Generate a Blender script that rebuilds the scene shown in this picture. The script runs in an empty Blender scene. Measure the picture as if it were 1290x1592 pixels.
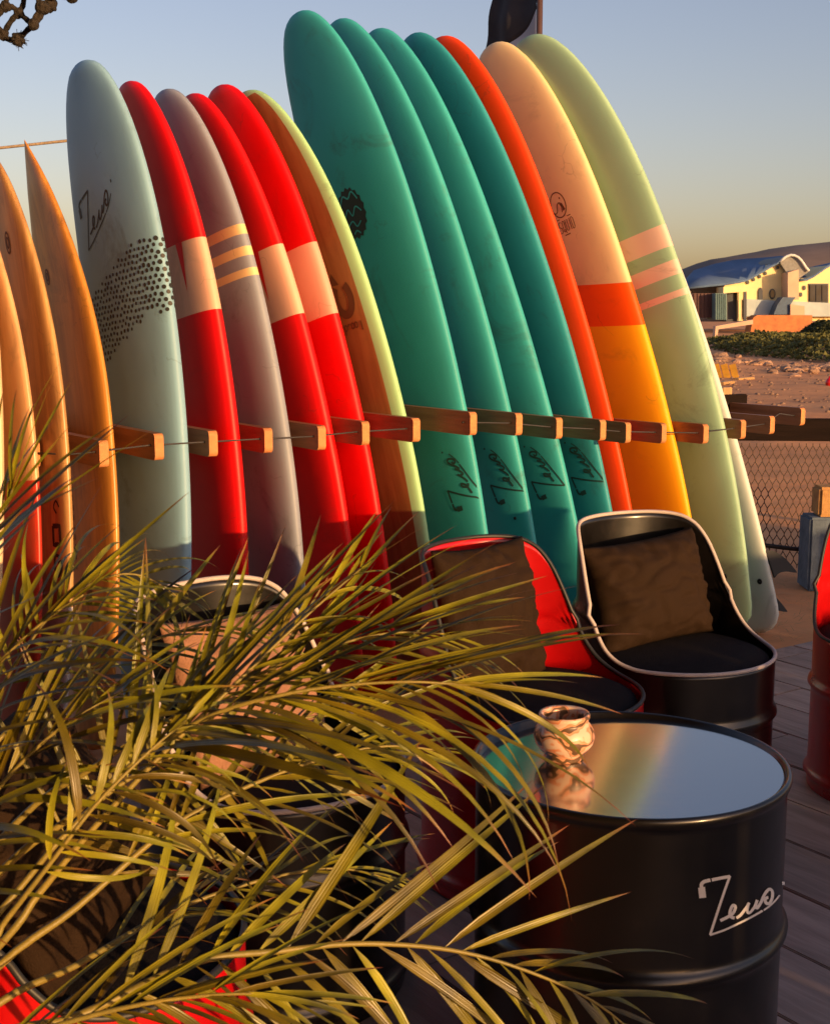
import bpy, bmesh, math, random
from mathutils import Vector, Matrix, noise as mnoise
sc = bpy.context.scene
COL = sc.collection
R = math.radians
rnd = random.Random(7)

# ------------------------------------------------------------------ camera
F, CX, CY, CAMZ, PITCH = 2000.0, 645.0, 796.0, 1.48, R(8.9)
cam = bpy.data.cameras.new('camera'); camo = bpy.data.objects.new('camera', cam); COL.objects.link(camo)
camo.location = (0, 0, CAMZ); camo.rotation_euler = (R(90) - PITCH, 0, 0)
cam.sensor_fit = 'VERTICAL'; cam.sensor_height = 24; cam.lens = 24 * F / 1592
cam.clip_start = 0.05; cam.clip_end = 6000
cam.dof.use_dof = True; cam.dof.focus_distance = 4.6; cam.dof.aperture_fstop = 13
sc.camera = camo
# ------------------------------------------------------------------ sun, sky, exposure
SUN_AZ, SUN_EL = R(49.5), R(7)          # azimuth measured from +x towards the camera side (-y)
SDIR = Vector((math.cos(SUN_AZ) * math.cos(SUN_EL), -math.sin(SUN_AZ) * math.cos(SUN_EL), math.sin(SUN_EL)))
world = bpy.data.worlds.new('World'); sc.world = world; world.use_nodes = True
wn = world.node_tree; bg = wn.nodes['Background']
sky = wn.nodes.new('ShaderNodeTexSky'); sky.sky_type = 'NISHITA'; sky.sun_disc = False
sky.sun_elevation = SUN_EL; sky.sun_rotation = math.atan2(SDIR.x, SDIR.y)
sky.air_density = 1.0; sky.dust_density = 1.6; sky.ozone_density = 1.0; sky.altitude = 0
tint = wn.nodes.new('ShaderNodeMixRGB'); tint.blend_type = 'MULTIPLY'; tint.inputs[0].default_value = 1; tint.inputs[2].default_value = (1.04, .885, 1.04, 1)
wn.links.new(sky.outputs[0], tint.inputs[1]); wn.links.new(tint.outputs[0], bg.inputs[0]); bg.inputs[1].default_value = 0.15
sun = bpy.data.lights.new('sun', 'SUN'); sun.energy = 5.0; sun.angle = R(0.5); sun.color = (1.0, 0.585, 0.25)
suno = bpy.data.objects.new('sun', sun); COL.objects.link(suno)
suno.rotation_euler = SDIR.to_track_quat('Z', 'Y').to_euler(); suno.location = (8, -8, 6)
sc.view_settings.view_transform = 'Standard'; sc.view_settings.look = 'None'
sc.view_settings.exposure = 0.38; sc.view_settings.gamma = 1; sc.view_settings.use_curve_mapping = False

# ------------------------------------------------------------------ helpers
def ray(px, py):
    x = (px - CX) / F; u = -(py - CY) / F
    return Vector((x, math.cos(PITCH) + u * math.sin(PITCH), -math.sin(PITCH) + u * math.cos(PITCH)))
def at_depth(px, py, d): return Vector((0, 0, CAMZ)) + ray(px, py) * d
def at_z(px, py, z):
    r = ray(px, py); return Vector((0, 0, CAMZ)) + r * ((z - CAMZ) / r.z)
def at_y(px, py, y):
    r = ray(px, py); return Vector((0, 0, CAMZ)) + r * (y / r.y)

def tag(o, label=None, cat=None, group=None, kind=None):
    if label: o['label'] = label
    if cat: o['category'] = cat
    if group: o['group'] = group
    if kind: o['kind'] = kind
    return o
def link(name, me, parent=None, mw=None):
    o = bpy.data.objects.new(name, me); COL.objects.link(o)
    if parent: o.parent = parent
    if mw is not None: o.matrix_local = mw
    return o
def empty(name, loc=(0, 0, 0), rz=0.0):
    o = bpy.data.objects.new(name, None); COL.objects.link(o); o.empty_display_size = .1
    o.location = loc; o.rotation_euler = (0, 0, rz); return o
def mdata(name, vs, fs, mats=None, smooth=True, midx=None):
    me = bpy.data.meshes.new(name); me.from_pydata([tuple(v) for v in vs], [], fs)
    if mats:
        for m in (mats if isinstance(mats, (list, tuple)) else [mats]): me.materials.append(m)
    if midx: me.polygons.foreach_set('material_index', midx)
    if smooth: me.polygons.foreach_set('use_smooth', [True] * len(me.polygons))
    me.update(); return me
def obj(name, vs, fs, mat=None, parent=None, smooth=True, midx=None):
    return link(name, mdata(name, vs, fs, mat, smooth, midx), parent)
class MB:
    def __init__(s): s.v = []; s.f = []
    def add(s, vs, fs):
        n = len(s.v); s.v += [tuple(v) for v in vs]; s.f += [tuple(i + n for i in f) for f in fs]
    def box(s, c, sz, M=None, bev=0.0):
        bm = bmesh.new(); bmesh.ops.create_cube(bm, size=1.0)
        for v in bm.verts: v.co = Vector((v.co.x * sz[0], v.co.y * sz[1], v.co.z * sz[2]))
        if bev: bmesh.ops.bevel(bm, geom=bm.edges[:], offset=bev, segments=2, affect='EDGES')
        bm.verts.index_update()
        C = Vector(c)
        s.add([(M @ v.co if M else v.co) + C for v in bm.verts], [[v.index for v in f.verts] for f in bm.faces]); bm.free()
    def tube(s, pts, r, n=8, caps=True, closed=False):
        pts = [Vector(p) for p in pts]; m = len(pts); vs = []; fs = []
        rs = r if isinstance(r, (list, tuple)) else [r] * m
        ref = None
        for i, p in enumerate(pts):
            a = pts[i - 1] if (i > 0 or closed) else p; b = pts[(i + 1) % m] if (i < m - 1 or closed) else p
            t = (b - a).normalized()
            if ref is None: ref = t.orthogonal().normalized()
            ref = (ref - t * ref.dot(t)).normalized(); bi = t.cross(ref)
            for k in range(n):
                q = 2 * math.pi * k / n; vs.append(p + (ref * math.cos(q) + bi * math.sin(q)) * rs[i])
        for i in range(m if closed else m - 1):
            j = (i + 1) % m
            for k in range(n): fs.append((i * n + k, i * n + (k + 1) % n, j * n + (k + 1) % n, j * n + k))
        if caps and not closed:
            fs.append(tuple(range(n - 1, -1, -1))); fs.append(tuple((m - 1) * n + k for k in range(n)))
        s.add(vs, fs)
    def lathe(s, prof, n=48, c=(0, 0, 0)):
        vs = []; fs = []
        for (r, z) in prof:
            for k in range(n):
                q = 2 * math.pi * k / n; vs.append((c[0] + r * math.cos(q), c[1] + r * math.sin(q), c[2] + z))
        for i in range(len(prof) - 1):
            for k in range(n): fs.append((i * n + k, i * n + (k + 1) % n, (i + 1) * n + (k + 1) % n, (i + 1) * n + k))
        s.add(vs, fs)
    def build(s, name, mat, parent=None, smooth=True): return obj(name, s.v, s.f, mat, parent, smooth)

# ------------------------------------------------------------------ materials
def nd(nt, typ, **kw):
    n = nt.nodes.new(typ)
    for k, v in kw.items(): setattr(n, k, v)
    return n
def mat(name, col, rough=.5, metal=0.0, var=.12, scale=6.0, bump=0.0, bscale=60.0, coat=0.0, col2=None, stretch=(1, 1, 1), spec=.5, rnd_obj=0.0, detail=4, dirt=None, dirt_amt=.3):
    """Principled material: noise-varied base colour, roughness break-up, optional bump and stains."""
    m = bpy.data.materials.new(name); m.use_nodes = True; nt = m.node_tree; b = nt.nodes['Principled BSDF']
    tc = nd(nt, 'ShaderNodeTexCoord'); mp = nd(nt, 'ShaderNodeMapping'); mp.inputs['Scale'].default_value = stretch
    nt.links.new(tc.outputs['Object'], mp.inputs[0])
    no = nd(nt, 'ShaderNodeTexNoise'); no.inputs['Scale'].default_value = scale; no.inputs['Detail'].default_value = detail; no.inputs['Roughness'].default_value = .6
    nt.links.new(mp.outputs[0], no.inputs['Vector'])
    cr = nd(nt, 'ShaderNodeValToRGB'); e = cr.color_ramp.elements
    c2 = col2 or tuple(c * (1 - 2.2 * var) for c in col)
    e[0].position = .3; e[1].position = .7
    e[0].color = (*c2, 1); e[1].color = (*(tuple(min(1, c * (1 + var * .6)) for c in col)), 1)
    nt.links.new(no.outputs[0], cr.inputs[0]); out = cr.outputs[0]
    if rnd_obj:
        oi = nd(nt, 'ShaderNodeObjectInfo'); hs = nd(nt, 'ShaderNodeHueSaturation')
        mr = nd(nt, 'ShaderNodeMapRange'); mr.inputs[3].default_value = 1 - rnd_obj; mr.inputs[4].default_value = 1 + rnd_obj
        nt.links.new(oi.outputs['Random'], mr.inputs[0]); nt.links.new(mr.outputs[0], hs.inputs['Value']); nt.links.new(out, hs.inputs['Color']); out = hs.outputs[0]
    if dirt:
        n3 = nd(nt, 'ShaderNodeTexNoise'); n3.inputs['Scale'].default_value = 2.3; n3.inputs['Detail'].default_value = 9; n3.inputs['Roughness'].default_value = .75
        nt.links.new(tc.outputs['Object'], n3.inputs['Vector'])
        r3 = nd(nt, 'ShaderNodeValToRGB'); r3.color_ramp.elements[0].position = .54; r3.color_ramp.elements[1].position = .78
        r3.color_ramp.elements[1].color = (dirt_amt,) * 3 + (1,)
        nt.links.new(n3.outputs[0], r3.inputs[0]); mx = nd(nt, 'ShaderNodeMixRGB'); mx.inputs[2].default_value = (*dirt, 1)
        nt.links.new(r3.outputs[0], mx.inputs[0]); nt.links.new(out, mx.inputs[1]); out = mx.outputs[0]
    nt.links.new(out, b.inputs['Base Color'])
    m['out_node'] = cr.name
    n2 = nd(nt, 'ShaderNodeTexNoise'); n2.inputs['Scale'].default_value = bscale; n2.inputs['Detail'].default_value = 5
    nt.links.new(mp.outputs[0], n2.inputs['Vector'])
    mr = nd(nt, 'ShaderNodeMapRange'); mr.inputs[3].default_value = max(0, rough - .1); mr.inputs[4].default_value = min(1, rough + .1)
    nt.links.new(no.outputs[0], mr.inputs[0]); nt.links.new(mr.outputs[0], b.inputs['Roughness'])
    if bump:
        bp = nd(nt, 'ShaderNodeBump'); bp.inputs['Strength'].default_value = bump; bp.inputs['Distance'].default_value = .01
        nt.links.new(n2.outputs[0], bp.inputs['Height']); nt.links.new(bp.outputs[0], b.inputs['Normal'])
    b.inputs['Metallic'].default_value = metal; b.inputs['Coat Weight'].default_value = coat; b.inputs['Coat Roughness'].default_value = .15
    b.inputs['Specular IOR Level'].default_value = spec
    return m
def wood(name, c1, c2, scale=7, axis=2, rough=.55, rnd_obj=.15):
    st = [14, 14, 14]; st[axis] = .9
    return mat(name, c1, rough=rough, col2=c2, scale=scale * .5, stretch=tuple(s / 2 for s in st), bump=.25, bscale=9, rnd_obj=rnd_obj, detail=8)

def board_mat(name, base, bands=(), rough=.42, dirt=(.05, .045, .03), dirt_amt=.22, woody=None, coat=.15):
    """Printed foam/wood board skin: colour bands along the board (object z), faint scuffs and stains."""
    m = bpy.data.materials.new(name); m.use_nodes = True; nt = m.node_tree; b = nt.nodes['Principled BSDF']; L = nt.links.new
    tc = nd(nt, 'ShaderNodeTexCoord'); sp = nd(nt, 'ShaderNodeSeparateXYZ'); L(tc.outputs['Object'], sp.inputs[0])
    oi = nd(nt, 'ShaderNodeObjectInfo'); of = nd(nt, 'ShaderNodeVectorMath', operation='SCALE'); of.inputs[0].default_value = (37, 53, 71); L(oi.outputs['Random'], of.inputs['Scale'])
    vadd = nd(nt, 'ShaderNodeVectorMath', operation='ADD'); L(tc.outputs['Object'], vadd.inputs[0]); L(of.outputs[0], vadd.inputs[1]); OC = vadd.outputs[0]
    no = nd(nt, 'ShaderNodeTexNoise'); no.inputs['Scale'].default_value = 5; no.inputs['Detail'].default_value = 6; L(OC, no.inputs['Vector'])
    col = nd(nt, 'ShaderNodeMixRGB'); col.inputs[1].default_value = (*[c * .86 for c in base], 1); col.inputs[2].default_value = (*[min(1, c * 1.1) for c in base], 1)
    L(no.outputs[0], col.inputs[0]); out = col.outputs[0]
    if woody:
        mp = nd(nt, 'ShaderNodeMapping'); mp.inputs['Scale'].default_value = (9, 9, .8); L(OC, mp.inputs[0])
        w = nd(nt, 'ShaderNodeTexNoise'); w.inputs['Scale'].default_value = 2.2; w.inputs['Detail'].default_value = 9; w.inputs['Roughness'].default_value = .65; w.inputs['Distortion'].default_value = .6
        L(mp.outputs[0], w.inputs['Vector'])
        wr = nd(nt, 'ShaderNodeValToRGB'); wr.color_ramp.elements[0].position = .38; wr.color_ramp.elements[1].position = .62
        wr.color_ramp.elements[0].color = (.75, .75, .75, 1); wr.color_ramp.elements[1].color = (0, 0, 0, 1); L(w.outputs[0], wr.inputs[0])
        mx = nd(nt, 'ShaderNodeMixRGB'); mx.inputs[2].default_value = (*woody, 1); L(wr.outputs[0], mx.inputs[0]); L(out, mx.inputs[1]); out = mx.outputs[0]
    for bnd in bands:
        z0, z1, c = bnd[:3]; slant = bnd[3] if len(bnd) > 3 else 0.0
        zc = sp.outputs[2]
        if slant:
            ma = nd(nt, 'ShaderNodeMath', operation='MULTIPLY_ADD'); ma.inputs[1].default_value = slant; L(sp.outputs[0], ma.inputs[0]); L(sp.outputs[2], ma.inputs[2]); zc = ma.outputs[0]
        g = nd(nt, 'ShaderNodeMath', operation='GREATER_THAN'); g.inputs[1].default_value = z0; L(zc, g.inputs[0])
        l = nd(nt, 'ShaderNodeMath', operation='LESS_THAN'); l.inputs[1].default_value = z1; L(zc, l.inputs[0])
        mu = nd(nt, 'ShaderNodeMath', operation='MULTIPLY'); L(g.outputs[0], mu.inputs[0]); L(l.outputs[0], mu.inputs[1])
        mx = nd(nt, 'ShaderNodeMixRGB'); mx.inputs[2].default_value = (*c, 1); L(mu.outputs[0], mx.inputs[0]); L(out, mx.inputs[1]); out = mx.outputs[0]
    # scuffs: thin broken streaks, and broad hand-grime
    n3 = nd(nt, 'ShaderNodeTexNoise'); n3.inputs['Scale'].default_value = 3.1; n3.inputs['Detail'].default_value = 10; n3.inputs['Roughness'].default_value = .72; n3.inputs['Distortion'].default_value = 1.2
    L(OC, n3.inputs['Vector'])
    r3 = nd(nt, 'ShaderNodeValToRGB'); r3.color_ramp.elements[0].position = .56; r3.color_ramp.elements[1].position = .8; r3.color_ramp.elements[1].color = (dirt_amt * 2,) * 3 + (1,)
    L(n3.outputs[0], r3.inputs[0]); mx = nd(nt, 'ShaderNodeMixRGB'); mx.inputs[2].default_value = (*dirt, 1); L(r3.outputs[0], mx.inputs[0]); L(out, mx.inputs[1]); out = mx.outputs[0]
    vo = nd(nt, 'ShaderNodeTexVoronoi', feature='DISTANCE_TO_EDGE'); vo.inputs['Scale'].default_value = 3.4
    nv = nd(nt, 'ShaderNodeTexNoise'); nv.inputs['Scale'].default_value = 3; nv.inputs['Detail'].default_value = 5; L(OC, nv.inputs['Vector']); vm = nd(nt, 'ShaderNodeVectorMath', operation='MULTIPLY_ADD'); vm.inputs[1].default_value = (.5, .5, .5); L(nv.outputs['Color'], vm.inputs[0]); L(OC, vm.inputs[2]); L(vm.outputs[0], vo.inputs['Vector'])
    vr = nd(nt, 'ShaderNodeValToRGB'); vr.color_ramp.elements[0].color = (.26, .26, .26, 1); vr.color_ramp.elements[1].position = .012; vr.color_ramp.elements[1].color = (0, 0, 0, 1); L(vo.outputs['Distance'], vr.inputs[0])
    n4 = nd(nt, 'ShaderNodeTexNoise'); n4.inputs['Scale'].default_value = 4.3; L(OC, n4.inputs['Vector'])
    g4 = nd(nt, 'ShaderNodeMath', operation='GREATER_THAN'); g4.inputs[1].default_value = .6; L(n4.outputs[0], g4.inputs[0])
    m4 = nd(nt, 'ShaderNodeMath', operation='MULTIPLY'); L(vr.outputs[0], m4.inputs[0]); L(g4.outputs[0], m4.inputs[1])
    mx = nd(nt, 'ShaderNodeMixRGB'); mx.inputs[2].default_value = (*dirt, 1); L(m4.outputs[0], mx.inputs[0]); L(out, mx.inputs[1]); out = mx.outputs[0]
    L(out, b.inputs['Base Color'])
    mr = nd(nt, 'ShaderNodeMapRange'); mr.inputs[3].default_value = rough - .08; mr.inputs[4].default_value = rough + .14; L(n3.outputs[0], mr.inputs[0]); L(mr.outputs[0], b.inputs['Roughness'])
    bn = nd(nt, 'ShaderNodeTexNoise'); bn.inputs['Scale'].default_value = 9; bn.inputs['Detail'].default_value = 6; L(OC, bn.inputs['Vector'])
    bp = nd(nt, 'ShaderNodeBump'); bp.inputs['Strength'].default_value = .12; bp.inputs['Distance'].default_value = .01; L(bn.outputs[0], bp.inputs['Height']); L(bp.outputs[0], b.inputs['Normal'])
    b.inputs['Coat Weight'].default_value = coat; b.inputs['Coat Roughness'].default_value = .3; b.inputs['Specular IOR Level'].default_value = .28
    return m

M = {}
M['ink'] = mat('ink', (.025, .025, .022), .6, var=.1)
M['faded_ink'] = mat('faded_ink', (.02, .06, .055), .6, var=.1)
M['brown_ink'] = mat('brown_ink', (.13, .05, .02), .6, var=.1)
M['white_paint'] = mat('white_paint', (.8, .76, .72), .5, var=.05)
M['drum_black'] = mat('drum_black', (.006, .0045, .004), .33, coat=.35, var=.3, scale=9, bump=.04, bscale=14, dirt=(.08, .055, .038), dirt_amt=.42)
M['drum_red'] = mat('drum_red', (.50, .004, .006), .3, coat=.4, var=.1, bump=.04, bscale=14, dirt=(.16, .01, .01), dirt_amt=.4)
M['fabric_black'] = mat('fabric_black', (.028, .0155, .0085), .8, var=.05, scale=30, bump=.3, bscale=300, spec=.08)
M['seat_fabric'] = mat('seat_fabric', (.018, .015, .016), .9, var=.15, scale=40, bump=.3, bscale=300, spec=.1)
M['fabric_peach'] = mat('fabric_peach', (.36, .18, .105), .85, var=.15, scale=14, bump=.3, bscale=250, spec=.25)
M['piping_white'] = mat('piping_white', (.52, .44, .41), .6, var=.08)
M['piping_black'] = mat('piping_black', (.02, .02, .02), .5, var=.1)
M['rubber'] = mat('rubber', (.012, .012, .013), .7, var=.1)
M['peg_wood'] = wood('peg_wood', (.40, .165, .065), (.20, .075, .03), axis=1)
M['peg_end'] = mat('peg_end', (.64, .25, .085), .7, var=.15, scale=30, bump=.2)
M['old_wood'] = mat('old_wood', (.018, .011, .009), rough=.9, col2=(.009, .006, .005), scale=3.5, stretch=(.5, 7, 7), bump=.3, bscale=9, spec=.06, detail=8)
M['old_wood_worn'] = wood('old_wood', (.016, .010, .008), (.008, .005, .004), axis=0)
M['pale_wood'] = wood('pale_wood', (.5, .32, .14), (.3, .17, .07), axis=2)
M['cord'] = mat('cord', (.05, .045, .05), .8, var=.2)
M['rope'] = mat('rope', (.40, .30, .2), .9, var=.2, scale=60, bump=.4)
M['dark_rope'] = mat('dark_rope', (.03, .023, .019), .95, var=.4, scale=50, bump=1.0, bscale=120)
M['steel'] = mat('steel', (.05, .03, .025), .6, metal=.3, var=.3)
M['plank'] = mat('plank', (.42, .31, .255), .62, col2=(.22, .16, .13), scale=2.2, stretch=(1.2, 9, 1), bump=.25, bscale=8, rnd_obj=.22, detail=9, dirt=(.25, .2, .16), dirt_amt=.3)

# ------------------------------------------------------------------ large structure: ground, sea of sand, hills
def terrain_h(x, y):
    d = math.hypot(x, y)
    h = -0.012
    if y > 7.6: h += min(1, (y - 7.6) / 4) * (.10 * mnoise.noise((x * .35, y * .3, 1)) + .05 * mnoise.noise((x * 1.1, y * 1.1, 4)))
    if y > 14: h += .16 * min(1, (y - 14) / 20) * (mnoise.noise((x * .09, y * .09, 9)))
    return h
ys = [-60, -20, -6, 0, 3, 5, 6, 7, 7.6] + [7.6 + 0.28 * 1.045 ** i * i ** .9 for i in range(1, 88)]
ys = sorted(set(y for y in ys if y < 300)) + [300, 420, 700, 1400, 3000, 5000]
vs = []; fs = []; NX = 90
for y in ys:
    half = max(9, abs(y) * .62 + 8)
    for i in range(NX + 1):
        x = (i / NX * 2 - 1) * half + (0.18 * max(y, 0)); vs.append((x, y, terrain_h(x, y) if y < 300 else -.012))
for j in range(len(ys) - 1):
    for i in range(NX):
        a = j * (NX + 1) + i; fs.append((a, a + 1, a + NX + 2, a + NX + 1))
m = mat('sand', (.74, .33, .125), .95, col2=(.48, .20, .075), scale=.9, bump=.9, bscale=7, detail=12, dirt=(.2, .085, .04), dirt_amt=.7)
tag(obj('sand_ground', vs, fs, m), 'orange brown sandy ground stretching behind the fence to the far buildings', kind='structure')
# far hills
def ridge(name, x0, x1, y0, prof, depth, matl, seed):
    n = 90; vs = []; fs = []; rows = 14
    for j in range(rows):
        t = j / (rows - 1)
        for i in range(n + 1):
            x = x0 + (x1 - x0) * i / n; y = y0 + depth * t
            h = prof(x) * (1 - (1 - t) ** 2.2) + 1.6 * mnoise.noise((x * .02, y * .02, seed)) * t + .7 * mnoise.noise((x * .09, y * .05, seed)) * t
            vs.append((x, y, max(-.5, h) if j else -.5))
    for j in range(rows - 1):
        for i in range(n): a = j * (n + 1) + i; fs.append((a, a + 1, a + n + 2, a + n + 1))
    return tag(obj(name, vs, fs, matl), kind='structure')
hm = mat('hill', (.20, .15, .13), 1.0, col2=(.11, .085, .08), scale=.02, bump=.3, bscale=.1, detail=10)
def hp(x):
    pts = [(120, 0), (150, 6), (172, 20), (193, 31), (211, 38), (235, 42), (258, 45.5), (300, 50), (360, 56), (520, 62), (760, 66), (1100, 40)]
    for (a, b), (c, d) in zip(pts, pts[1:]):
        if a <= x <= c: return b + (d - b) * (x - a) / (c - a)
    return 0
ridge('hills', 110, 1050, 780, hp, 170, hm, 3)

# patio floor of long planks (they run across, towards the boards)
A = R(35); YC = 4.95
DV = Vector((math.cos(A), math.sin(A), 0)); NV = Vector((math.sin(A), -math.cos(A), 0))
def W(s, t, z=0.0): return Vector((0, YC, z)) + DV * s + NV * t
base = MB(); Mx = Matrix.Rotation(A, 3, 'Z')
base.box(W(.4, 3.15, -.045), (6.6, 5.42, .03), Mx)
floor = base.build('patio_floor', mat('grout', (.05, .042, .04), .95, var=.2), None, False); tag(floor, 'terrace floor of grey brown wood look planks under the barrel chairs', kind='structure')
pm = MB(); pm.box((0, 0, 0), (1.196, .243, .03), None, .003)
pme = mdata('plank', pm.v, pm.f, M['plank'], False)
for i in range(26):
    off = (i * .43) % 1.2
    for k in range(-1, 5):
        t0 = .44 + k * 1.2 + off; t1 = t0 + 1.2
        if t1 > 5.8 + .7 or t0 < .43 - 1.2: continue
        if t0 < .43: continue_len = max(.0, t1 - .44)
        else: continue_len = 1.2
        if continue_len < .1: continue
        s = -2.75 + i * .25 + .125
        c = W(s, t1 - continue_len / 2, -.0152 + rnd.uniform(-.0012, .0012))
        o = link('plank', pme, floor); o.location = c; o.rotation_euler = (rnd.uniform(-.002, .002), rnd.uniform(-.002, .002), A - math.pi / 2); o.scale = (continue_len / 1.2, 1, 1)

# unseen shelter added behind the viewer: plank wall, roof and side wall (it shades the boards' decks from the open sky)
M['dark_board'] = mat('dark_board', (.10, .075, .06), .8, var=.2, rnd_obj=.15)
bar = empty('shade_shelter', (-3.1, -2.2, 0)); tag(bar, 'added dark timber shelter with a flat roof, unseen behind the viewer, shading the boards', 'building')
for k in range(9):
    mb = MB(); mb.box((0, 0, .17 + k * .335), (8.4, .06, .325), None, .005); o = mb.build('wall_board', M['dark_board'], bar, False)
    mb = MB(); mb.box((-2.6, 2.6, .17 + k * .335), (.06, 5.2, .325), None, .005); o = mb.build('wall_board', M['dark_board'], bar, False)
for k in range(8):
    mb = MB(); mb.box((-2.1 + k * .92, 2.1, 2.98), (.90, 4.6, .05), None, .005); o = mb.build('roof_board', M['dark_board'], bar, False)

SH = Vector((SDIR.x, SDIR.y, 0)).normalized(); EH = Vector((-SH.y, SH.x, 0))
sun_blocker = empty('low_walling', SH * 2.5 + EH * 4.4, math.atan2(EH.y, EH.x)); tag(sun_blocker, 'added low stone wall, unseen right of the viewer, blocking the low sun', 'wall')  # unseen wall added to keep the low sun off the drums and seats
stone = mat('wall_stone', (.32, .25, .19), .9, var=.2, rnd_obj=.2, bump=.5)
for k in range(4):
    for i in range(11):
        x = -3.2 + i * .6 + (.3 if k % 2 else 0); mb = MB(); mb.box((x, rnd.uniform(-.01, .01), .135 + k * .27), (.59, .26, .262), None, .012); mb.build('stone', stone, sun_blocker, False)
# ------------------------------------------------------------------ background: beach building, store boxes, scrub, rocks
YB = 92.0
def bp(px, py, y=YB): return at_y(px, py, y)
def slab(name, poly, y0, y1, matl, parent, smooth=False):
    """closed polygon in the photo's x/height at distance y0, pushed back to y1 as a real solid"""
    P = [bp(px, py, y0) for px, py in poly]; n = len(P)
    vs = [(p.x, y0, p.z) for p in P] + [(p.x, y1, p.z) for p in P]
    fs = [tuple(range(n)), tuple(range(2 * n - 1, n - 1, -1))] + [(i, i + n, (i + 1) % n + n, (i + 1) % n) for i in range(n)]
    return obj(name, vs, fs, matl, parent, smooth)
cream = mat('cream_wall', (.86, .71, .37), .85, var=.06, scale=1, bump=.1)
pink = mat('pink_wall', (.62, .42, .30), .85, var=.08, scale=1)
blue_roof = mat('blue_roof', (.11, .19, .34), .95, var=.12, scale=.6, stretch=(1, .1, 1))
blue_trim = mat('blue_trim', (.42, .52, .56), .7, var=.1, scale=1)
dark_glass = mat('dark_glass', (.03, .035, .045), .15, var=.2, scale=2)
frame_dk = mat('dark_frame', (.05, .06, .08), .6)
terra = mat('terracotta_wall', (.52, .20, .07), .9, col2=(.36, .13, .05), scale=2.5, bump=.2)
bld = empty('beach_building', bp(1200, 497)); tag(bld, 'cream beach building with a wavy blue roof and porthole windows', 'building')
def bpart(o): o.matrix_parent_inverse = bld.matrix_basis.inverted(); return o
bpy.context.view_layer.update()
wall_top = [(1124, 447), (1128, 442), (1145, 439), (1158, 436), (1170, 430), (1182, 424), (1194, 417), (1205, 411), (1213, 408), (1219, 412), (1223, 419), (1226, 427), (1241, 433), (1252, 432), (1262, 429), (1272, 423), (1282, 417), (1292, 412), (1304, 411), (1318, 416), (1330, 425)]
bpart(slab('wall', [(1146, 499), (1330, 499)] + wall_top[::-1] + [(1124, 455), (1146, 455)], YB, YB + 7, cream, bld))
rf_f = [(1060, 447), (1095, 443), (1126, 440), (1147, 437), (1160, 434), (1172, 428), (1184, 421), (1196, 414), (1207, 408), (1214, 404.5)]
rf_b = [(1062, 437), (1078, 420), (1110, 410), (1140, 404), (1160, 402), (1178, 401), (1190, 400), (1200, 399), (1210, 398), (1217, 398)]
def roof(front, back, yf, yb, thick=.16):
    f = [bp(x, y, yf) for x, y in front]; b = [bp(x, y, yb) for x, y in back]; n = len(f); vs = []; fs = []
    for dz in (0, -thick):
        for a in (f, b): vs += [(p.x, p.y, p.z + dz) for p in a]
    for i in range(n - 1):
        fs += [(i, i + 1, n + i + 1, n + i), (2 * n + i, 3 * n + i, 3 * n + i + 1, 2 * n + i + 1), (i, 2 * n + i, 2 * n + i + 1, i + 1), (n + i, n + i + 1, 3 * n + i + 1, 3 * n + i)]
    fs += [(0, n, 3 * n, 2 * n), (n - 1, 3 * n - 1, 4 * n - 1, 2 * n - 1)]
    return bpart(obj('roof', vs, fs, blue_roof, bld, True))
roof(rf_f, rf_b, YB - .5, YB + 9)
roof([(1240, 434), (1254, 433), (1264, 428), (1274, 421), (1284, 414), (1294, 409)], [(1244, 420), (1256, 416), (1268, 413), (1278, 411), (1287, 409), (1297, 406)], YB - .35, YB + 9)
wave = [(1212, 407), (1217, 402), (1222, 398.5), (1228, 396.5), (1234, 397), (1240, 400), (1245, 405), (1249, 411), (1253, 417), (1257, 421)]
tb = MB(); tb.tube([bp(x, y, YB - .8) for x, y in wave], .1, 6); bpart(tb.build('roof_trim', mat('roof_trim', (.62, .66, .68), .5), bld))
rr_ = [(x, y + 1) for x, y in wave]; gr = mat('grey_gable', (.24, .25, .25), .8)
bpart(slab('gable_panel', rr_ + [(1240, 434), (1226, 430)], YB - .6, YB + 6, gr, bld))
bpart(slab('pillar', [(1224, 466), (1241, 466), (1241, 419), (1233, 421), (1224, 424)], YB - 1.6, YB - .05, pink, bld))
def disc(name, px, py, rx, ry, y, matl, n=14):
    return bpart(slab(name, [(px + rx * math.cos(2 * math.pi * k / n), py + ry * math.sin(2 * math.pi * k / n)) for k in range(n)], y - .12, y + .05, matl, bld))
for px, py in ((1162, 439), (1171, 434.5), (1180.5, 430), (1189.5, 425), (1208.5, 416), (1219, 426)): disc('porthole', px, py, 2.1, 2.9, YB, frame_dk)
disc('round_window', 1200, 457, 4.6, 8, YB, frame_dk, 18); disc('window_pane', 1200, 457, 3.4, 6.6, YB - .06, dark_glass, 18)
bpart(slab('arched_window', [(1178.5, 474), (1185, 474), (1185, 453), (1184, 449), (1182, 447), (1180, 449), (1178.5, 453)], YB - .12, YB + .05, frame_dk, bld))
bpart(slab('door', [(1217, 474), (1224, 474), (1224, 448), (1217, 448)], YB - .1, YB + .05, mat('blue_door', (.08, .13, .2), .5), bld))
wo = bpart(slab('window', [(1257, 471), (1287, 471), (1287, 441), (1257, 441)], YB - .1, YB + .05, frame_dk, bld))
for k in range(3):
    x0 = 1258.5 + k * 9.4; p = slab('pane', [(x0, 469), (x0 + 8, 469), (x0 + 8, 443), (x0, 443)], YB - .16, YB - .11, dark_glass, wo); p.matrix_parent_inverse = wo.matrix_world.inverted() if False else Matrix(); 
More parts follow.
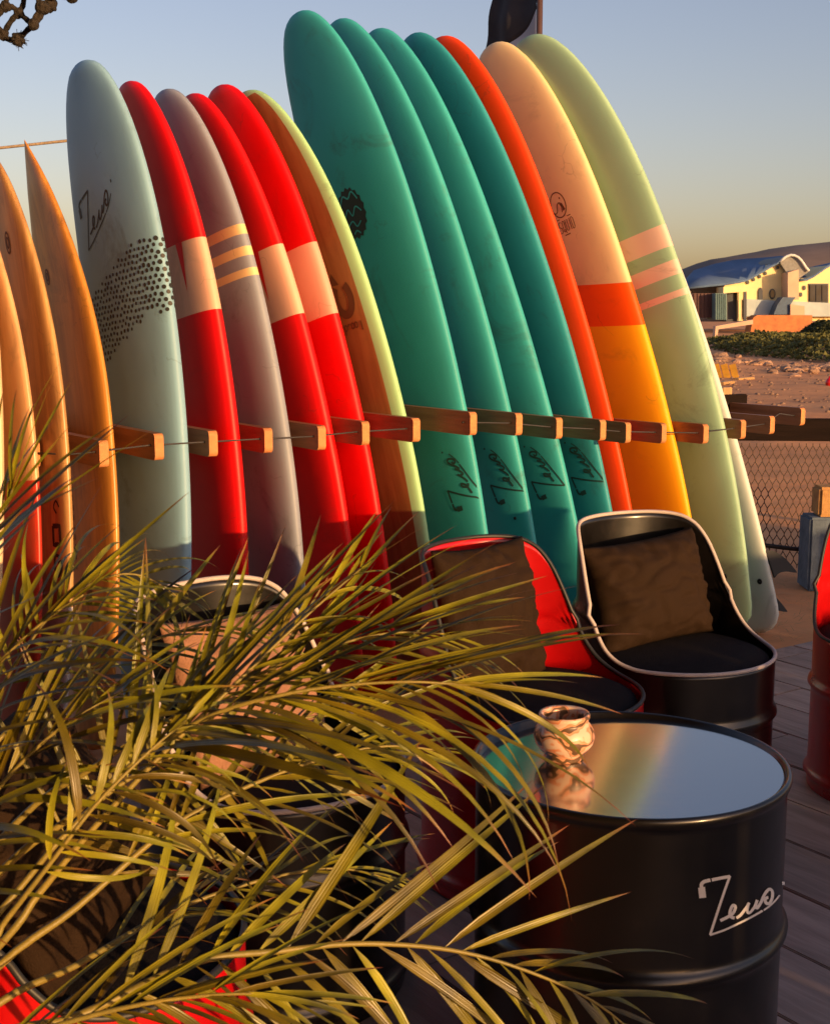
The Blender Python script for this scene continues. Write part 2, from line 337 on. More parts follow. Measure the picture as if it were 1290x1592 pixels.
for px, py in ((1250, 447.5), (1244.5, 458)): disc('porthole', px, py, 2, 3.6, YB, frame_dk)
bpart(slab('plinth', [(1160, 492), (1330, 492), (1330, 473), (1160, 465)], YB - .9, YB - .02, blue_trim, bld))
bpart(slab('stair', [(1202, 489), (1229, 489), (1229, 472), (1236, 462), (1216, 462), (1208, 474)], YB - 2.2, YB - .95, mat('blue_stair', (.07, .12, .2), .7), bld))
bpart(slab('low_walling', [(1228, 491), (1250, 491), (1250, 476), (1228, 473)], YB - 2.4, YB - 1.0, pink, bld))
bpart(slab('porch_wall', [(1128, 500), (1146, 500), (1146, 455), (1128, 455)], YB + .3, YB + 3, frame_dk, bld))
for px in (1150, 1158): 
    bpart(slab('porch_post', [(px - 2.5, 502), (px + 2.0, 502), (px + 2.0, 452), (px - 2.5, 452)], YB - 2.0, YB - 1.8, cream if px == 1150 else frame_dk, bld))
bpart(slab('porch_lintel', [(1124, 456), (1166, 453), (1166, 443), (1124, 446)], YB - 2.1, YB - .03, cream, bld))
bpart(slab('back_wall', [(1070, 500), (1127, 500), (1127, 443), (1070, 447)], YB + 2.2, YB + 7, mat('grey_wall', (.26, .25, .25), .9), bld))
def solid(name, poly, y0, y1, matl, label, cat, group=None):
    return tag(slab(name, poly, y0, y1, matl, None), label, cat, group)
def crate_box(name, x0, x1, yt, yb, y0, matl, label, cat):
    r = empty(name, at_y((x0 + x1) / 2, yb, y0)); tag(r, label, cat); inv = Matrix.Translation(-r.location)
    a = slab('body', [(x0, yb), (x1, yb), (x1, yt), (x0, yt)], y0, y0 + 2.4, matl, r); a.matrix_parent_inverse = inv
    n = 6
    for k in range(n):
        x = x0 + (x1 - x0) * (k + .5) / n; q = slab('rib', [(x - .45, yb - .5), (x + .45, yb - .5), (x + .45, yt + .5), (x - .45, yt + .5)], y0 - .07, y0, matl, r); q.matrix_parent_inverse = inv
crate_box('storage_container', 1076, 1109, 456, 494, 88, mat('maroon_paint', (.09, .035, .03), .6), 'dark maroon storage container left of the cream building', 'container')
crate_box('storage_container', 1111, 1129, 456, 497, 87, mat('teal_paint', (.13, .24, .25), .6), 'teal ribbed storage container beside the cream building porch', 'container')
solid('garden_wall', [(1166, 516), (1262, 516), (1262, 490), (1176, 490), (1170, 494)], 86, 87.5, terra, 'orange terracotta garden wall in front of the cream building', 'wall')
solid('low_wall', [(1110, 530), (1114, 530), (1116, 512), (1170, 504), (1170, 497), (1112, 507)], 74, 74.6, pink, 'low peach wall stepping down beside the green scrub', 'wall')
# scrub
def scrub(name, poly_fn, n, size, matl, label, seed, cat=None, kind=None):
    r = random.Random(seed); vs = []; fs = []
    for i in range(n):
        c, up = poly_fn(r); s = size * r.uniform(.5, 1.3)
        a = Vector((r.gauss(0, 1), r.gauss(0, 1), r.gauss(0, .8))).normalized(); b = a.orthogonal().normalized(); b = (b * math.cos(i) + a.cross(b) * math.sin(i))
        k = len(vs); vs += [c - a * s * .5, c + b * s * .28, c + a * s * .5, c - b * s * .28]; fs.append((k, k + 1, k + 2, k + 3))
    o = obj(name, vs, fs, matl, None, False); tag(o, label, cat, None, kind); return o
leafm = mat('scrub_leaf', (.12, .115, .025), .8, col2=(.05, .06, .014), scale=1.6, var=.3)
leafd = mat('bush_leaf', (.055, .065, .018), .8, col2=(.02, .03, .01), scale=1.6, var=.3)
def mound(cx, cy, rx, ry, h, seed):
    def f(r):
        while True:
            u, v = r.uniform(-1, 1), r.uniform(-1, 1)
            q = u * u + v * v
            if q < 1: break
        x, y = cx + u * rx, cy + v * ry
        z = h * (1 - q) ** .6 * (.72 + .45 * mnoise.noise((x * .4, y * .4, seed)) + .2 * mnoise.noise((x * 1.3, y * 1.3, seed)))
        return Vector((x, y, max(.03, z * r.uniform(.8, 1.05)))), None
    return f
p0 = at_y(1215, 560, 44)
scrub('scrub', mound(15.9, 48, 4.9, 15, .78, 2), 22000, .19, leafm, 'low green scrub spreading over the sand before the building', 5, kind='stuff')
b1 = at_y(1262, 530, 66)
o = scrub('bush', mound(b1.x + .9, 66, 1.7, 2.2, 1.25, 6), 7000, .2, leafd, 'rounded dark green bush standing above the low scrub', 8, 'bush')
# rocks
rk = []
for s in range(4):
    bm = bmesh.new(); bmesh.ops.create_icosphere(bm, subdivisions=2, radius=1)
    for v in bm.verts: v.co *= 1 + .35 * mnoise.noise(v.co * 1.4 + Vector((s * 7, 0, 0)))
    for v in bm.verts: v.co.z *= .65
    me = bpy.data.meshes.new('rock'); bm.to_mesh(me); bm.free(); me.materials.append(M.setdefault('rock', mat('rock', (.42, .26, .17), .95, col2=(.22, .13, .09), scale=3, bump=.4, rnd_obj=.3))); rk.append(me)
band = [(1092, 538, .5), (1110, 548, .6), (1130, 552, .8), (1150, 560, .8), (1170, 566, .7), (1190, 572, .7), (1215, 578, .6), (1235, 578, .7), (1255, 580, .6), (1275, 575, .5), (1288, 566, .5)]
for i in range(84):
    a = rnd.choice(band); px = a[0] + rnd.gauss(0, 9); py = a[1] + rnd.gauss(0, 5.5) + (8 if px < 1150 and rnd.random() < .5 else 0)
    p = at_z(px, py, 0); o = link('rock', rnd.choice(rk)); sz = rnd.uniform(.06, .17) * (1.5 if rnd.random() < .12 else 1)
    o.location = (p.x, p.y, terrain_h(p.x, p.y) + sz * .2); o.scale = (sz * rnd.uniform(.8, 1.5), sz, sz * rnd.uniform(.7, 1.1)); o.rotation_euler = (0, 0, rnd.uniform(0, 6))
    tag(o, 'pale sandstone rock among the rubble along the scrub edge', 'rock', 'rocks along the scrub edge')
# yellow folding mat, red float
ym = mat('yellow_plastic', (.75, .36, .02), .6); yp = at_z(1127, 590, .0)
yr = empty('folding_mat', (yp.x, yp.y, 0)); tag(yr, 'yellow folding mat lying on the sand near the rocks', 'mat')
for k in range(3):
    mb = MB(); mb.box((-.16 + k * .17, -.05 * k + .1, .16), (.15, .5, .03), Matrix.Rotation(R(38), 3, 'X') @ Matrix.Rotation(R(-18), 3, 'Y'), .008); mb.build('panel', ym, yr, False)
def stick(px0, px1, py, c, label):
    a = at_z(px0, py, .04); b = at_z(px1, py - 2, .04); mb = MB(); mid = (a + b) / 2; mb.box((0, 0, 0), ((b - a).length, .14, .06), Matrix.Rotation(math.atan2(b.y - a.y, b.x - a.x), 3, 'Z'), .01)
    o = mb.build('timber_offcut', c, None, False); o.location = mid; tag(o, label, 'timber')
stick(1143, 1168, 590, M['pale_wood'], 'pale timber offcut lying right of the yellow mat'); stick(1119, 1137, 596, M['pale_wood'], 'short pale timber offcut in front of the yellow mat')
fp = at_z(1288, 602, 0); mb = MB(); mb.lathe([(0.001, .02), (.10, .03), (.15, .12), (.15, .22), (.10, .32), (.04, .36), (.04, .42), (.001, .43)], 16); o = mb.build('buoy', M['drum_red'], None); o.location = fp; o.scale = (.5, .5, .5); tag(o, 'small red buoy lying on the sand at the right edge', 'buoy')

# ------------------------------------------------------------------ fence with chicken wire, pillar, pipe
fen = empty('wire_fence', (2.3, 7.25, 0), R(-4)); tag(fen, 'hexagonal chicken wire fence under a dark timber beam', 'fence')
mb = MB(); mb.box((0, 0, .815), (4.6, .07, .125), None, .006); mb.build('beam', M['old_wood'], fen, False)
for x in (-1.7, .95, 2.2):
    mb = MB(); mb.box((x, .07, .38), (.07, .05, .76), None, .004); mb.build('post', M['old_wood'], fen, False)
mb = MB(); mb.tube([(.28, -.04, .82), (.28, -.03, .82)], .012, 8); mb.build('bolt', M['white_paint'], fen)
mb = MB(); cw, ch = .040, .047
def wire(a, b):
    a = Vector(a); b = Vector(b); j = .0030
    t = (b - a).normalized(); n1 = Vector((0, 1, 0)); n2 = t.cross(n1); vs = []
    for p in (a, b):
        for k in range(3): q = 2.094 * k; vs.append(p + (n1 * math.cos(q) + n2 * math.sin(q)) * j)
    mb.add(vs, [(0, 1, 4, 3), (1, 2, 5, 4), (2, 0, 3, 5)])
nx, nz = 84, 16
def hv(i, j, top):
    x = -1.35 + i * cw + (j % 2) * cw / 2; z = .02 + j * ch + (ch * .30 if top else 0)
    return (x + .006 * mnoise.noise((x * 9, z * 9, 0)), .03 * mnoise.noise((x * 2, z * 2, 3)), z + .006 * mnoise.noise((x * 9, z * 9, 5)))
for j in range(nz):
    for i in range(nx):
        wire(hv(i, j, False), hv(i, j, True)); t = hv(i, j, True)
        if j < nz - 1:
            k = i if j % 2 == 0 else i + 1
            wire(t, hv(k, j + 1, False)); wire(t, hv(k - 1, j + 1, False))
tag(mb.build('wire_mesh', mat('galvanised_wire', (.06, .035, .025), .7, metal=.2), fen, False), kind='stuff')
pl = empty('blue_pillar', at_z(1266, 917, 0) + Vector((.06, .1, 0))); tag(pl, 'blue painted concrete pillar with an orange stone on top', 'pillar')
mb = MB(); mb.box((0, 0, .19), (.20, .2, .40), None, .012); mb.build('shaft', mat('blue_concrete', (.13, .17, .22), .9, col2=(.07, .1, .14), scale=9, bump=.5, bscale=40), pl, False)
mb = MB(); mb.box((0.03, 0, .47), (.16, .15, .16), None, .014); mb.build('capstone', mat('orange_stone', (.55, .30, .10), .9, col2=(.35, .17, .06), scale=14, bump=.6, bscale=30), pl, False)
mb = MB(); mb.tube([at_y(1150, 842, 7.02), at_y(1190, 848, 7.0), at_y(1230, 853, 6.98), at_y(1300, 858, 6.95)], .012, 8); tag(mb.build('pipe', M['steel'], None), 'thin rusty pipe running level in front of the wire fence', 'pipe')
# dune bank behind the fence (gives the warm sand seen through the wire)
vs = []; fs = []; r = random.Random(12)
for i in range(2600):
    s_, t_ = r.uniform(.6, 3.4), r.uniform(-1.6, .40); p = W(s_, t_, -.008 + r.random() * .012); a = r.uniform(0, 6.28); l = r.uniform(.03, .11); d = Vector((math.cos(a), math.sin(a), r.uniform(-.05, .35))) * l; w = Vector((-math.sin(a), math.cos(a), 0)) * .0016
    k = len(vs); vs += [p - w, p + w, p + d]; fs.append((k, k + 1, k + 2))
tag(obj('dry_straw', vs, fs, mat('straw', (.46, .30, .12), .9, col2=(.28, .17, .07), scale=5), None, False), 'dry straw scattered on the sand under the rack', kind='stuff')
vs = []; fs = []
for i in range(1500):
    y = 15 + 42 * r.random() ** 1.3; x = y * r.uniform(.17, .40); z = terrain_h(x, y); q = r.uniform(.012, .038) * (1 + y * .012); k = len(vs); ro = r.uniform(0, 6); m_ = 6
    for zz, sc_2 in ((-.1, 1.0), (.35, .85), (.62, .4)):
        vs += [(x + q * sc_2 * r.uniform(.75, 1.3) * math.cos(ro + 6.283 * j / m_), y + q * sc_2 * r.uniform(.75, 1.3) * math.sin(ro + 6.283 * j / m_), z + q * zz * r.uniform(.7, 1.2)) for j in range(m_)]
    for lv in (0, 1): fs += [(k + lv * m_ + j, k + lv * m_ + (j + 1) % m_, k + (lv + 1) * m_ + (j + 1) % m_, k + (lv + 1) * m_ + j) for j in range(m_)]
    fs.append(tuple(k + 2 * m_ + j for j in range(m_)))
tag(obj('rubble', vs, fs, M['rock'], None, True), 'small stones and rubble strewn over the sandy ground', kind='stuff')
# ------------------------------------------------------------------ surfboards
XS = [0, .004, .012, .025] + [.04 + .86 * i / 39 for i in range(40)] + [.92, .94, .955, .97, .98, .988, .994, .998, .9993, .9999]
EX = 2.5
def prof(x, kind):
    xm = .56; pn, qn, wt = {'point': (1.9, 1.0, .5), 'mid': (2.0, .72, .55), 'long': (2.8, .42, .6)}[kind]
    if x > xm: w = max(0, 1 - ((x - xm) / (1 - xm)) ** pn) ** qn
    else: w = 1 - (1 - wt) * ((xm - x) / xm) ** 2.2
    return w * math.sqrt(max(0, 1 - max(0, (.035 - x) / .035) ** 2) * .96 + .04 * (x > 0))
def thick(x): return 1 - .5 * ((x - .5) / .5) ** 2.2 if x > .5 else 1 - .45 * ((.5 - x) / .5) ** 2
def rock(x, Rn): return Rn * max(0, (x - .4) / .6) ** 2.2 + .35 * Rn * max(0, (.4 - x) / .4) ** 2
class Board:
    def __init__(s, par, kind): s.s, s.t, s.lam, s.rho, s.L, s.W, s.Rn, s.yaw, s.T = par; s.kind = kind
    def matrix(b):
        c, sn = math.cos(b.yaw), math.sin(b.yaw); n = NV * c + DV * sn; d = DV * c - NV * sn; z = Vector((0, 0, 1))
        U = z * math.cos(b.lam) - n * math.sin(b.lam); V = n * math.cos(b.lam) + z * math.sin(b.lam); N = -d
        U2 = U * math.cos(b.rho) + N * math.sin(b.rho); N2 = N * math.cos(b.rho) - U * math.sin(b.rho)
        m = Matrix((V, -N2, U2)).transposed().to_4x4(); m.translation = W(b.s, b.t); return m
    def wt(b, u):
        x = min(.9999, max(0, u / b.L)); p = prof(x, b.kind); return b.W / 2 * p, b.T / 2 * thick(x) * min(1, p * 3) ** .6, rock(x, b.Rn)
    def pt(b, u, th, off=0.0):
        w, t, r = b.wt(u); c, s = math.cos(th), math.sin(th)
        return Vector(((w + off) * math.copysign(abs(c) ** (2 / EX), c), -((t + off) * math.copysign(abs(s) ** (2 / EX), s) + r), u))
    def deck(b, u, v, off=.0013):
        w, t, r = b.wt(u); q = min(.985, abs(v) / max(w, 1e-4)); return Vector((v if abs(v) < w else math.copysign(w * .985, v), -(t * (1 - q ** EX) ** (1 / EX) + r + off), u))
    def mesh(b, name, mats, split=None):
        n = 40; vs = []; fs = []; mi = []
        for x in XS:
            for k in range(n): vs.append(b.pt(x * b.L, 2 * math.pi * k / n))
        for i in range(len(XS) - 1):
            for k in range(n):
                fs.append((i * n + k, i * n + (k + 1) % n, (i + 1) * n + (k + 1) % n, (i + 1) * n + k))
                ang = (k + .5) / n * 360; mi.append(1 if (split and split[0] < ang < split[1] and .03 < XS[i] < .985) else 0)
        fs.append(tuple(range(n - 1, -1, -1))); mi.append(0); fs.append(tuple((len(XS) - 1) * n + k for k in range(n))); mi.append(0)
        me = mdata(name, vs, fs, mats, True, mi); return me
def ribbon(mb, pts, w, fn):
    """pts: 2-D stroke, w: width (or list); fn maps 2-D to 3-D surface"""
    P = [Vector(p) for p in pts]
    # resample
    Q = []
    for a, b in zip(P, P[1:]):
        n = max(1, int((b - a).length / .012))
        for k in range(n): Q.append(a.lerp(b, k / n))
    Q.append(P[-1]); ws = w; n = len(Q); L = []; Rr = []
    for i, q in enumerate(Q):
        t = (Q[min(n - 1, i + 1)] - Q[max(0, i - 1)]); t = t.normalized() if t.length > 1e-9 else Vector((1, 0)); no = Vector((-t.y, t.x)) * ws / 2
        L.append(fn(q + no)); Rr.append(fn(q - no))
    mb.add(L + Rr, [(i, i + 1, n + i + 1, n + i) for i in range(n - 1)])
def smooth2(pts, k=5):
    out = []; P = [Vector(p) for p in pts]
    for i in range(len(P) - 1):
        p0, p1, p2, p3 = P[max(0, i - 1)], P[i], P[i + 1], P[min(len(P) - 1, i + 2)]
        for j in range(k):
            t = j / k; out.append(.5 * ((2 * p1) + (p2 - p0) * t + (2 * p0 - 5 * p1 + 4 * p2 - p3) * t * t + (3 * p1 - p0 - 3 * p2 + p3) * t ** 3))
    out.append(P[-1]); return out
def flatdisc(mb, fn, cx, cy, rx, ry, n=8):
    vs = [fn(Vector((cx, cy)))] + [fn(Vector((cx + rx * math.cos(2 * math.pi * k / n), cy + ry * math.sin(2 * math.pi * k / n)))) for k in range(n)]
    mb.add(vs, [(0, 1 + k, 1 + (k + 1) % n) for k in range(n)])
# the hand-written word (pixel units of its drawing on the barrel, y down) : hook, top bar, diagonal + underline, letters
SCRIPT = [([(165, 425), (158, 360), (150, 300)], 82), ([(150, 300), (152, 262), (185, 232), (255, 215)], 42), ([(272, 213), (390, 188), (488, 172)], 38), ([(486, 165), (420, 350), (340, 590), (252, 862)], 30),
          ([(250, 862), (400, 812), (550, 745), (740, 650), (870, 575)], 24), ([(885, 570), (960, 515), (1020, 455), (1072, 392)], 20),
          ([(372, 692), (440, 660), (510, 618), (545, 560), (548, 525), (525, 512), (500, 545), (484, 610), (500, 650), (540, 662)], 36),
          ([(562, 662), (610, 628), (660, 565), (695, 515), (712, 480)], 34), ([(705, 490), (690, 560), (700, 600), (730, 590), (775, 530), (808, 450)], 32), ([(808, 450), (790, 510), (805, 545), (850, 480), (885, 400), (925, 340), (958, 322), (985, 350), (985, 420), (955, 485), (918, 490), (900, 455), (915, 425), (938, 420)], 36), ([(1113, 232), (1117, 270)], 30)]
def script_on(mb, fn, bold=1.0):
    """fn maps the drawing's units to the surface"""
    for pts, w in SCRIPT:
        P = smooth2(pts, 4); n = len(P); L = []; Rr = []
        for i, q in enumerate(P):
            t = (P[min(n - 1, i + 1)] - P[max(0, i - 1)]).normalized(); no = Vector((-t.y, t.x)) * w * bold / 2
            L.append(fn(q + no)); Rr.append(fn(q - no))
        mb.add(L + Rr, [(i, i + 1, n + i + 1, n + i) for i in range(n - 1)])

TEAL = (.042, .39, .40); RED = (.80, .003, .004); WHT = (.85, .46, .32)
BG = 'surfboards standing in the rack'
BOARDS = [
 ('A', [-1.7058, -0.0018, 0.1294, -0.0756, 2.2534, 0.5402, 0.1113, -0.0271, 0.06], 'mid', ('cream_board', (.78, .60, .36), ()), 'pale cream surfboard at the far left edge, only a sliver in view'),
 ('B', [-1.557, -0.0031, 0.1465, -0.0367, 1.9961, 0.5413, 0.1206, -0.0041, 0.06], 'mid', ('peach_board', (.72, .42, .20), ((-.1, .93, (.5, .03, .012)),)), 'peach surfboard with a red tail, second from the left edge'),
 ('C', [-1.4579, -0.0026, 0.1439, -0.0411, 2.0011, 0.5397, 0.111, -0.0221, 0.0601], 'mid', ('tan_board', (.62, .36, .13), ((-.1, .52, (.72, .66, .6)),)), 'grimy tan wooden surfboard with a knot and dark lettering near its white tail'),
 ('D', [-1.286, -0.0104, 0.2151, -0.0463, 2.106, 0.5571, 0.131, -0.0069, 0.0609], 'point', ('honey_board', (.66, .30, .055), ()), 'honey coloured wooden surfboard with a sharp pointed nose'),
 ('LB', [-1.0769, 0.006, 0.1346, -0.0294, 2.3276, 0.5841, 0.1208, 0.1002, 0.0983], 'long', ('light_blue_foam', (.23, .43, .58), ()), 'light blue soft surfboard with black dots and a handwritten word'),
 ('R1', [-0.8025, -0.0013, 0.1626, 0.0164, 2.3014, 0.5574, 0.1336, 0.0004, 0.0979], 'long', ('red_foam', RED, ((1.461, 1.708, WHT),)), 'red soft surfboard with a white band between light blue and grey boards'),
 ('G', [-0.5628, 0.0062, 0.2022, 0.0419, 2.3219, 0.5617, 0.1312, 0.023, 0.098], 'long', ('grey_foam', (.27, .30, .37), ((1.732, 1.768, (.78, .60, .30)), (1.656, 1.689, (.78, .60, .30)), (1.584, 1.612, (.78, .60, .30)))), 'mauve grey soft surfboard with three narrow cream stripes'),
 ('R2', [-0.303, 0.0031, 0.2256, 0.1013, 2.3559, 0.5486, 0.1295, -0.0012, 0.098], 'long', ('red_foam_2', RED, ((1.455, 1.716, WHT),)), 'red soft surfboard with a white band just right of the grey board'),
 ('R3', [-0.1661, 0.0059, 0.2446, 0.0894, 2.413, 0.5614, 0.125, 0.0428, 0.098], 'long', ('red_foam_3', RED, ((1.453, 1.727, (.82, .38, .28)),)), 'red soft surfboard with a white band beside the brown decked board'),
 ('GB', [0.0268, 0.0166, 0.2432, 0.1045, 2.4036, 0.5782, 0.1693, 0.0923, 0.08], 'long', ('lime_rail', (.36, .64, .32), ()), 'surfboard with a brown deck and pale lime green rail'),
 ('T1', [0.2977, 0.0386, 0.2342, 0.1068, 2.7359, 0.5797, 0.1356, 0.0901, 0.0902], 'long', ('teal_foam', TEAL, ()), 'leftmost and tallest teal soft surfboard with a round black emblem'),
 ('T2', [0.597, 0.0066, 0.2751, 0.1181, 2.8083, 0.5755, 0.1413, 0.0259, 0.0981], 'long', ('teal_foam_2', TEAL, ()), 'second teal soft surfboard from the left, orange mark above its handwritten word'),
 ('T3', [0.855, 0.0067, 0.3177, 0.122, 2.8528, 0.5736, 0.1022, 0.0445, 0.098], 'long', ('teal_foam_3', TEAL, ()), 'third teal soft surfboard from the left'),
 ('T4', [1.0582, 0.0079, 0.3039, 0.1223, 2.8412, 0.5771, 0.1437, 0.0371, 0.085], 'long', ('teal_foam_4', (.03, .31, .36), ()), 'rightmost teal soft surfboard, touching the thin orange red one'),
 ('RO', [1.1466, 0.0158, 0.3069, 0.1043, 2.8318, 0.5897, 0.122, 0.0706, 0.085], 'long', ('vermilion_foam', (.90, .06, .004), ()), 'orange red soft surfboard showing only its long thin rail'),
 ('WO', [1.5028, 0.0169, 0.3183, 0.1062, 2.8612, 0.5927, 0.1235, 0.0827, 0.0981], 'long', ('cream_orange_foam', (.80, .62, .34), ((-.3, 1.493, (.95, .42, .008), .3), (1.493, 1.693, (.90, .10, .004), .3))), 'cream, orange and yellow soft surfboard with a squid logo'),
 ('PG', [1.7008, 0.1104, 0.2916, 0.1298, 2.8658, 0.6445, 0.2019, 0.094, 0.0982], 'long', ('pale_green_foam', (.33, .53, .35), ((1.764, 1.865, (.78, .56, .46)), (1.637, 1.703, (.78, .56, .46)), (1.54, 1.57, (.78, .56, .46)))), 'pale green soft surfboard with three pinkish white stripes'),
 ('LS', [1.8486, 0.2127, 0.3667, 0.1092, 2.7339, 0.4053, 0.059, -0.0062, 0.0845], 'mid', ('ice_foam', (.62, .68, .64), ()), 'pale ice coloured surfboard with black fins at the right end'),
]
BD = {}
for key, par, kind, (mn, colr, bands), label in BOARDS:
    b = Board(par, kind); BD[key] = b
    woodyc = {'A': (.6, .42, .22), 'B': (.6, .28, .12), 'C': (.30, .14, .05), 'D': (.38, .14, .025), 'GB': None}.get(key)
    m = board_mat(mn, colr, bands, woody=woodyc, dirt_amt=.35 if key in 'CD' else (.17 if key in ('R1', 'R2', 'R3', 'RO', 'WO') else .34), rough=.38 if key in 'ABCD' else .45, coat=.35 if key in 'ABCD' else .0)
    root = empty('surfboard'); root.matrix_world = b.matrix(); tag(root, label, 'surfboard', BG); b.root = root
    mats = [m]
    split = None
    if key == 'GB': mats.append(board_mat('brown_deck', (.36, .17, .06), (), dirt_amt=.15, woody=(.22, .09, .03))); split = (36, 144)
    b.hull = link('hull', b.mesh('hull', mats, split), root)
def decal(key, name, build, matl):
    b = BD[key]; mb = MB(); build(b, mb); return mb.build(name, matl, b.root, False)
# words on the boards
def word_up(v0, u0, size):      # word turned a quarter, reading up the board
    def f(b, mb):
        k = size / 930.0
        script_on(mb, lambda q: b.deck(u0 + (q.x - 150) * k, v0 + (q.y - 165) * k * .95), 1.0)
    return f
for key, v0 in (('T1', .118), ('T2', .098), ('T3', .09), ('T4', .10)): decal(key, 'handwritten_word', word_up(v0, .695, .225), M['faded_ink'])
def word_lb(b, mb):
    k = .25 / 930.0
    script_on(mb, lambda q: b.deck(1.905 - (q.y - 165) * k * 1.0 + (q.x - 150) * k * .12, -.170 + (q.x - 150) * k), .85)
decal('LB', 'handwritten_word', word_lb, M['ink'])
def dots_lb(b, mb):
    r = random.Random(3); row = 0; u = 1.28
    while u < 1.74:
        A_ = [R(-30 + i * .5) for i in range(400)]; acc = 0; nxt = .012 * (row % 2); prev = b.pt(u, A_[0])
        for a in A_[1:]:
            p = b.pt(u, a); acc += (p - prev).length; prev = p
            if acc < nxt: continue
            nxt += .0245; v = p.x; t = max(0, (.20 - v)) / .40
            uu = u + r.uniform(-.004, .004); aa = a + r.uniform(-.02, .02) * .3
            if not (1.455 - .17 * t + r.uniform(-.008, .008) < uu < 1.70 - .15 * t + r.uniform(-.01, .01)): continue
            p2 = b.pt(uu, aa, .0013); du = (b.pt(uu + .01, aa, .0013) - b.pt(uu - .01, aa, .0013)).normalized(); da = (b.pt(uu, aa + .03, .0013) - b.pt(uu, aa - .03, .0013)).normalized()
            rad = (.0078 if v > .2 else .0066) * r.uniform(.85, 1.12); n = 8
            mb.add([p2] + [p2 + (du * math.cos(2 * math.pi * i / n) + da * math.sin(2 * math.pi * i / n)) * rad for i in range(n)], [(0, 1 + i, 1 + (i + 1) % n) for i in range(n)])
        u += .0195; row += 1
decal('LB', 'dot_print', dots_lb, M['ink'])
def spike(u0, u1, v, w):
    def f(b, mb):
        n = 8; L = [b.deck(u0 + (u1 - u0) * i / n, v - w * (1 - i / n)) for i in range(n + 1)]; Rr = [b.deck(u0 + (u1 - u0) * i / n, v + w * (1 - i / n)) for i in range(n + 1)]
        mb.add(L + Rr, [(i, i + 1, n + 2 + i, n + 1 + i) for i in range(n)])
    return f
redp = board_mat('red_print', RED, ())
decal('R1', 'chevron_print', spike(1.71, 1.54, .157, .022), redp)
decal('R2', 'chevron_print', spike(1.717, 1.53, .145, .02), redp)
def emblem(b, mb):      # round emblem with a serrated rim and inner marks
    u0, v0, ru, rv = 1.94, -.022, .105, .085; fn = lambda q: b.deck(u0 + q.y, v0 + q.x)
    n = 36; vs = [fn(Vector((0, 0)))]
    for k in range(n):
        s = 1.0 if k % 2 else .9; vs.append(fn(Vector((rv * s * math.cos(2 * math.pi * k / n), ru * s * math.sin(2 * math.pi * k / n)))))
    mb.add(vs, [(0, 1 + k, 1 + (k + 1) % n) for k in range(n)])
decal('T1', 'emblem', emblem, M['ink'])
def emblem2(b, mb):
    fn = lambda q: b.deck(1.94 + q.y, -.022 + q.x, .0026); r = random.Random(5)
    ribbon(mb, smooth2([(-.06, .04), (-.03, .075), (0, .06), (.03, .08), (.055, .045)]), .007, fn)
    ribbon(mb, smooth2([(-.05, -.01), (-.02, .02), (.0, -.01), (.03, .02), (.06, -.005)]), .006, fn)
    ribbon(mb, smooth2([(-.045, -.045), (-.01, -.03), (.01, -.055), (.04, -.04)]), .006, fn)
    ribbon(mb, smooth2([(-.02, -.08), (0, -.07), (.02, -.085)]), .006, fn)
decal('T1', 'emblem_lines', emblem2, mat('teal_print', TEAL, .5))
def squid(b, mb):
    fn = lambda q: b.deck(q.y, q.x); c = Vector((.078, 2.055)); rx, ry = .043, .058
    ribbon(mb, [c + Vector((rx * math.cos(2 * math.pi * k / 32), ry * math.sin(2 * math.pi * k / 32))) for k in range(33)], .0052, fn)
    ribbon(mb, smooth2([c + Vector(p) for p in ((-.040, -.022), (-.03, -.032), (-.016, -.026), (-.008, -.002), (.004, .008), (.016, .002), (.024, -.012), (.03, -.03))]), .005, fn)
    ribbon(mb, smooth2([c + Vector(p) for p in ((.008, .004), (.014, -.014), (.010, -.038))]), .004, fn); ribbon(mb, smooth2([c + Vector(p) for p in ((.016, .001), (.022, -.014), (.022, -.034))]), .010, fn)
    flatdisc(mb, fn, c.x + .019, c.y + .026, .004, .005)
    x = .044; h = .052; y0 = 1.928; w = .0125
    G = {'S': [[(1, .95), (.5, 1), (0, .9), (0, .6), (1, .42), (1, .1), (.5, 0), (0, .06)]], 'Q': [[(.5, 0), (0, .1), (0, .9), (.5, 1), (1, .9), (1, .1), (.5, 0)], [(.5, .25), (1.1, -.12)]],
         'U': [[(0, 1), (0, .1), (.5, 0), (1, .1), (1, 1)]], 'I': [[(.5, 1), (.5, 0)]], 'D': [[(0, 0), (0, 1), (.6, 1), (1, .85), (1, .15), (.6, 0), (0, 0)]]}
    for ch in 'SQUID':
        for st in G[ch]: ribbon(mb, [(x + p[0] * w, y0 + p[1] * h) for p in st], .0036, fn)
        x += w + .0075 if ch != 'I' else w * .75 + .006
    ribbon(mb, [(.062, y0 - .014), (.094, y0 - .014)], .0045, fn); ribbon(mb, [(.107, y0 + h + .012), (.127, y0 + h + .012)], .004, fn); ribbon(mb, [(.042, y0 + h + .012), (.058, y0 + h + .012)], .004, fn)
decal('WO', 'squid_logo', squid, M['brown_ink'])
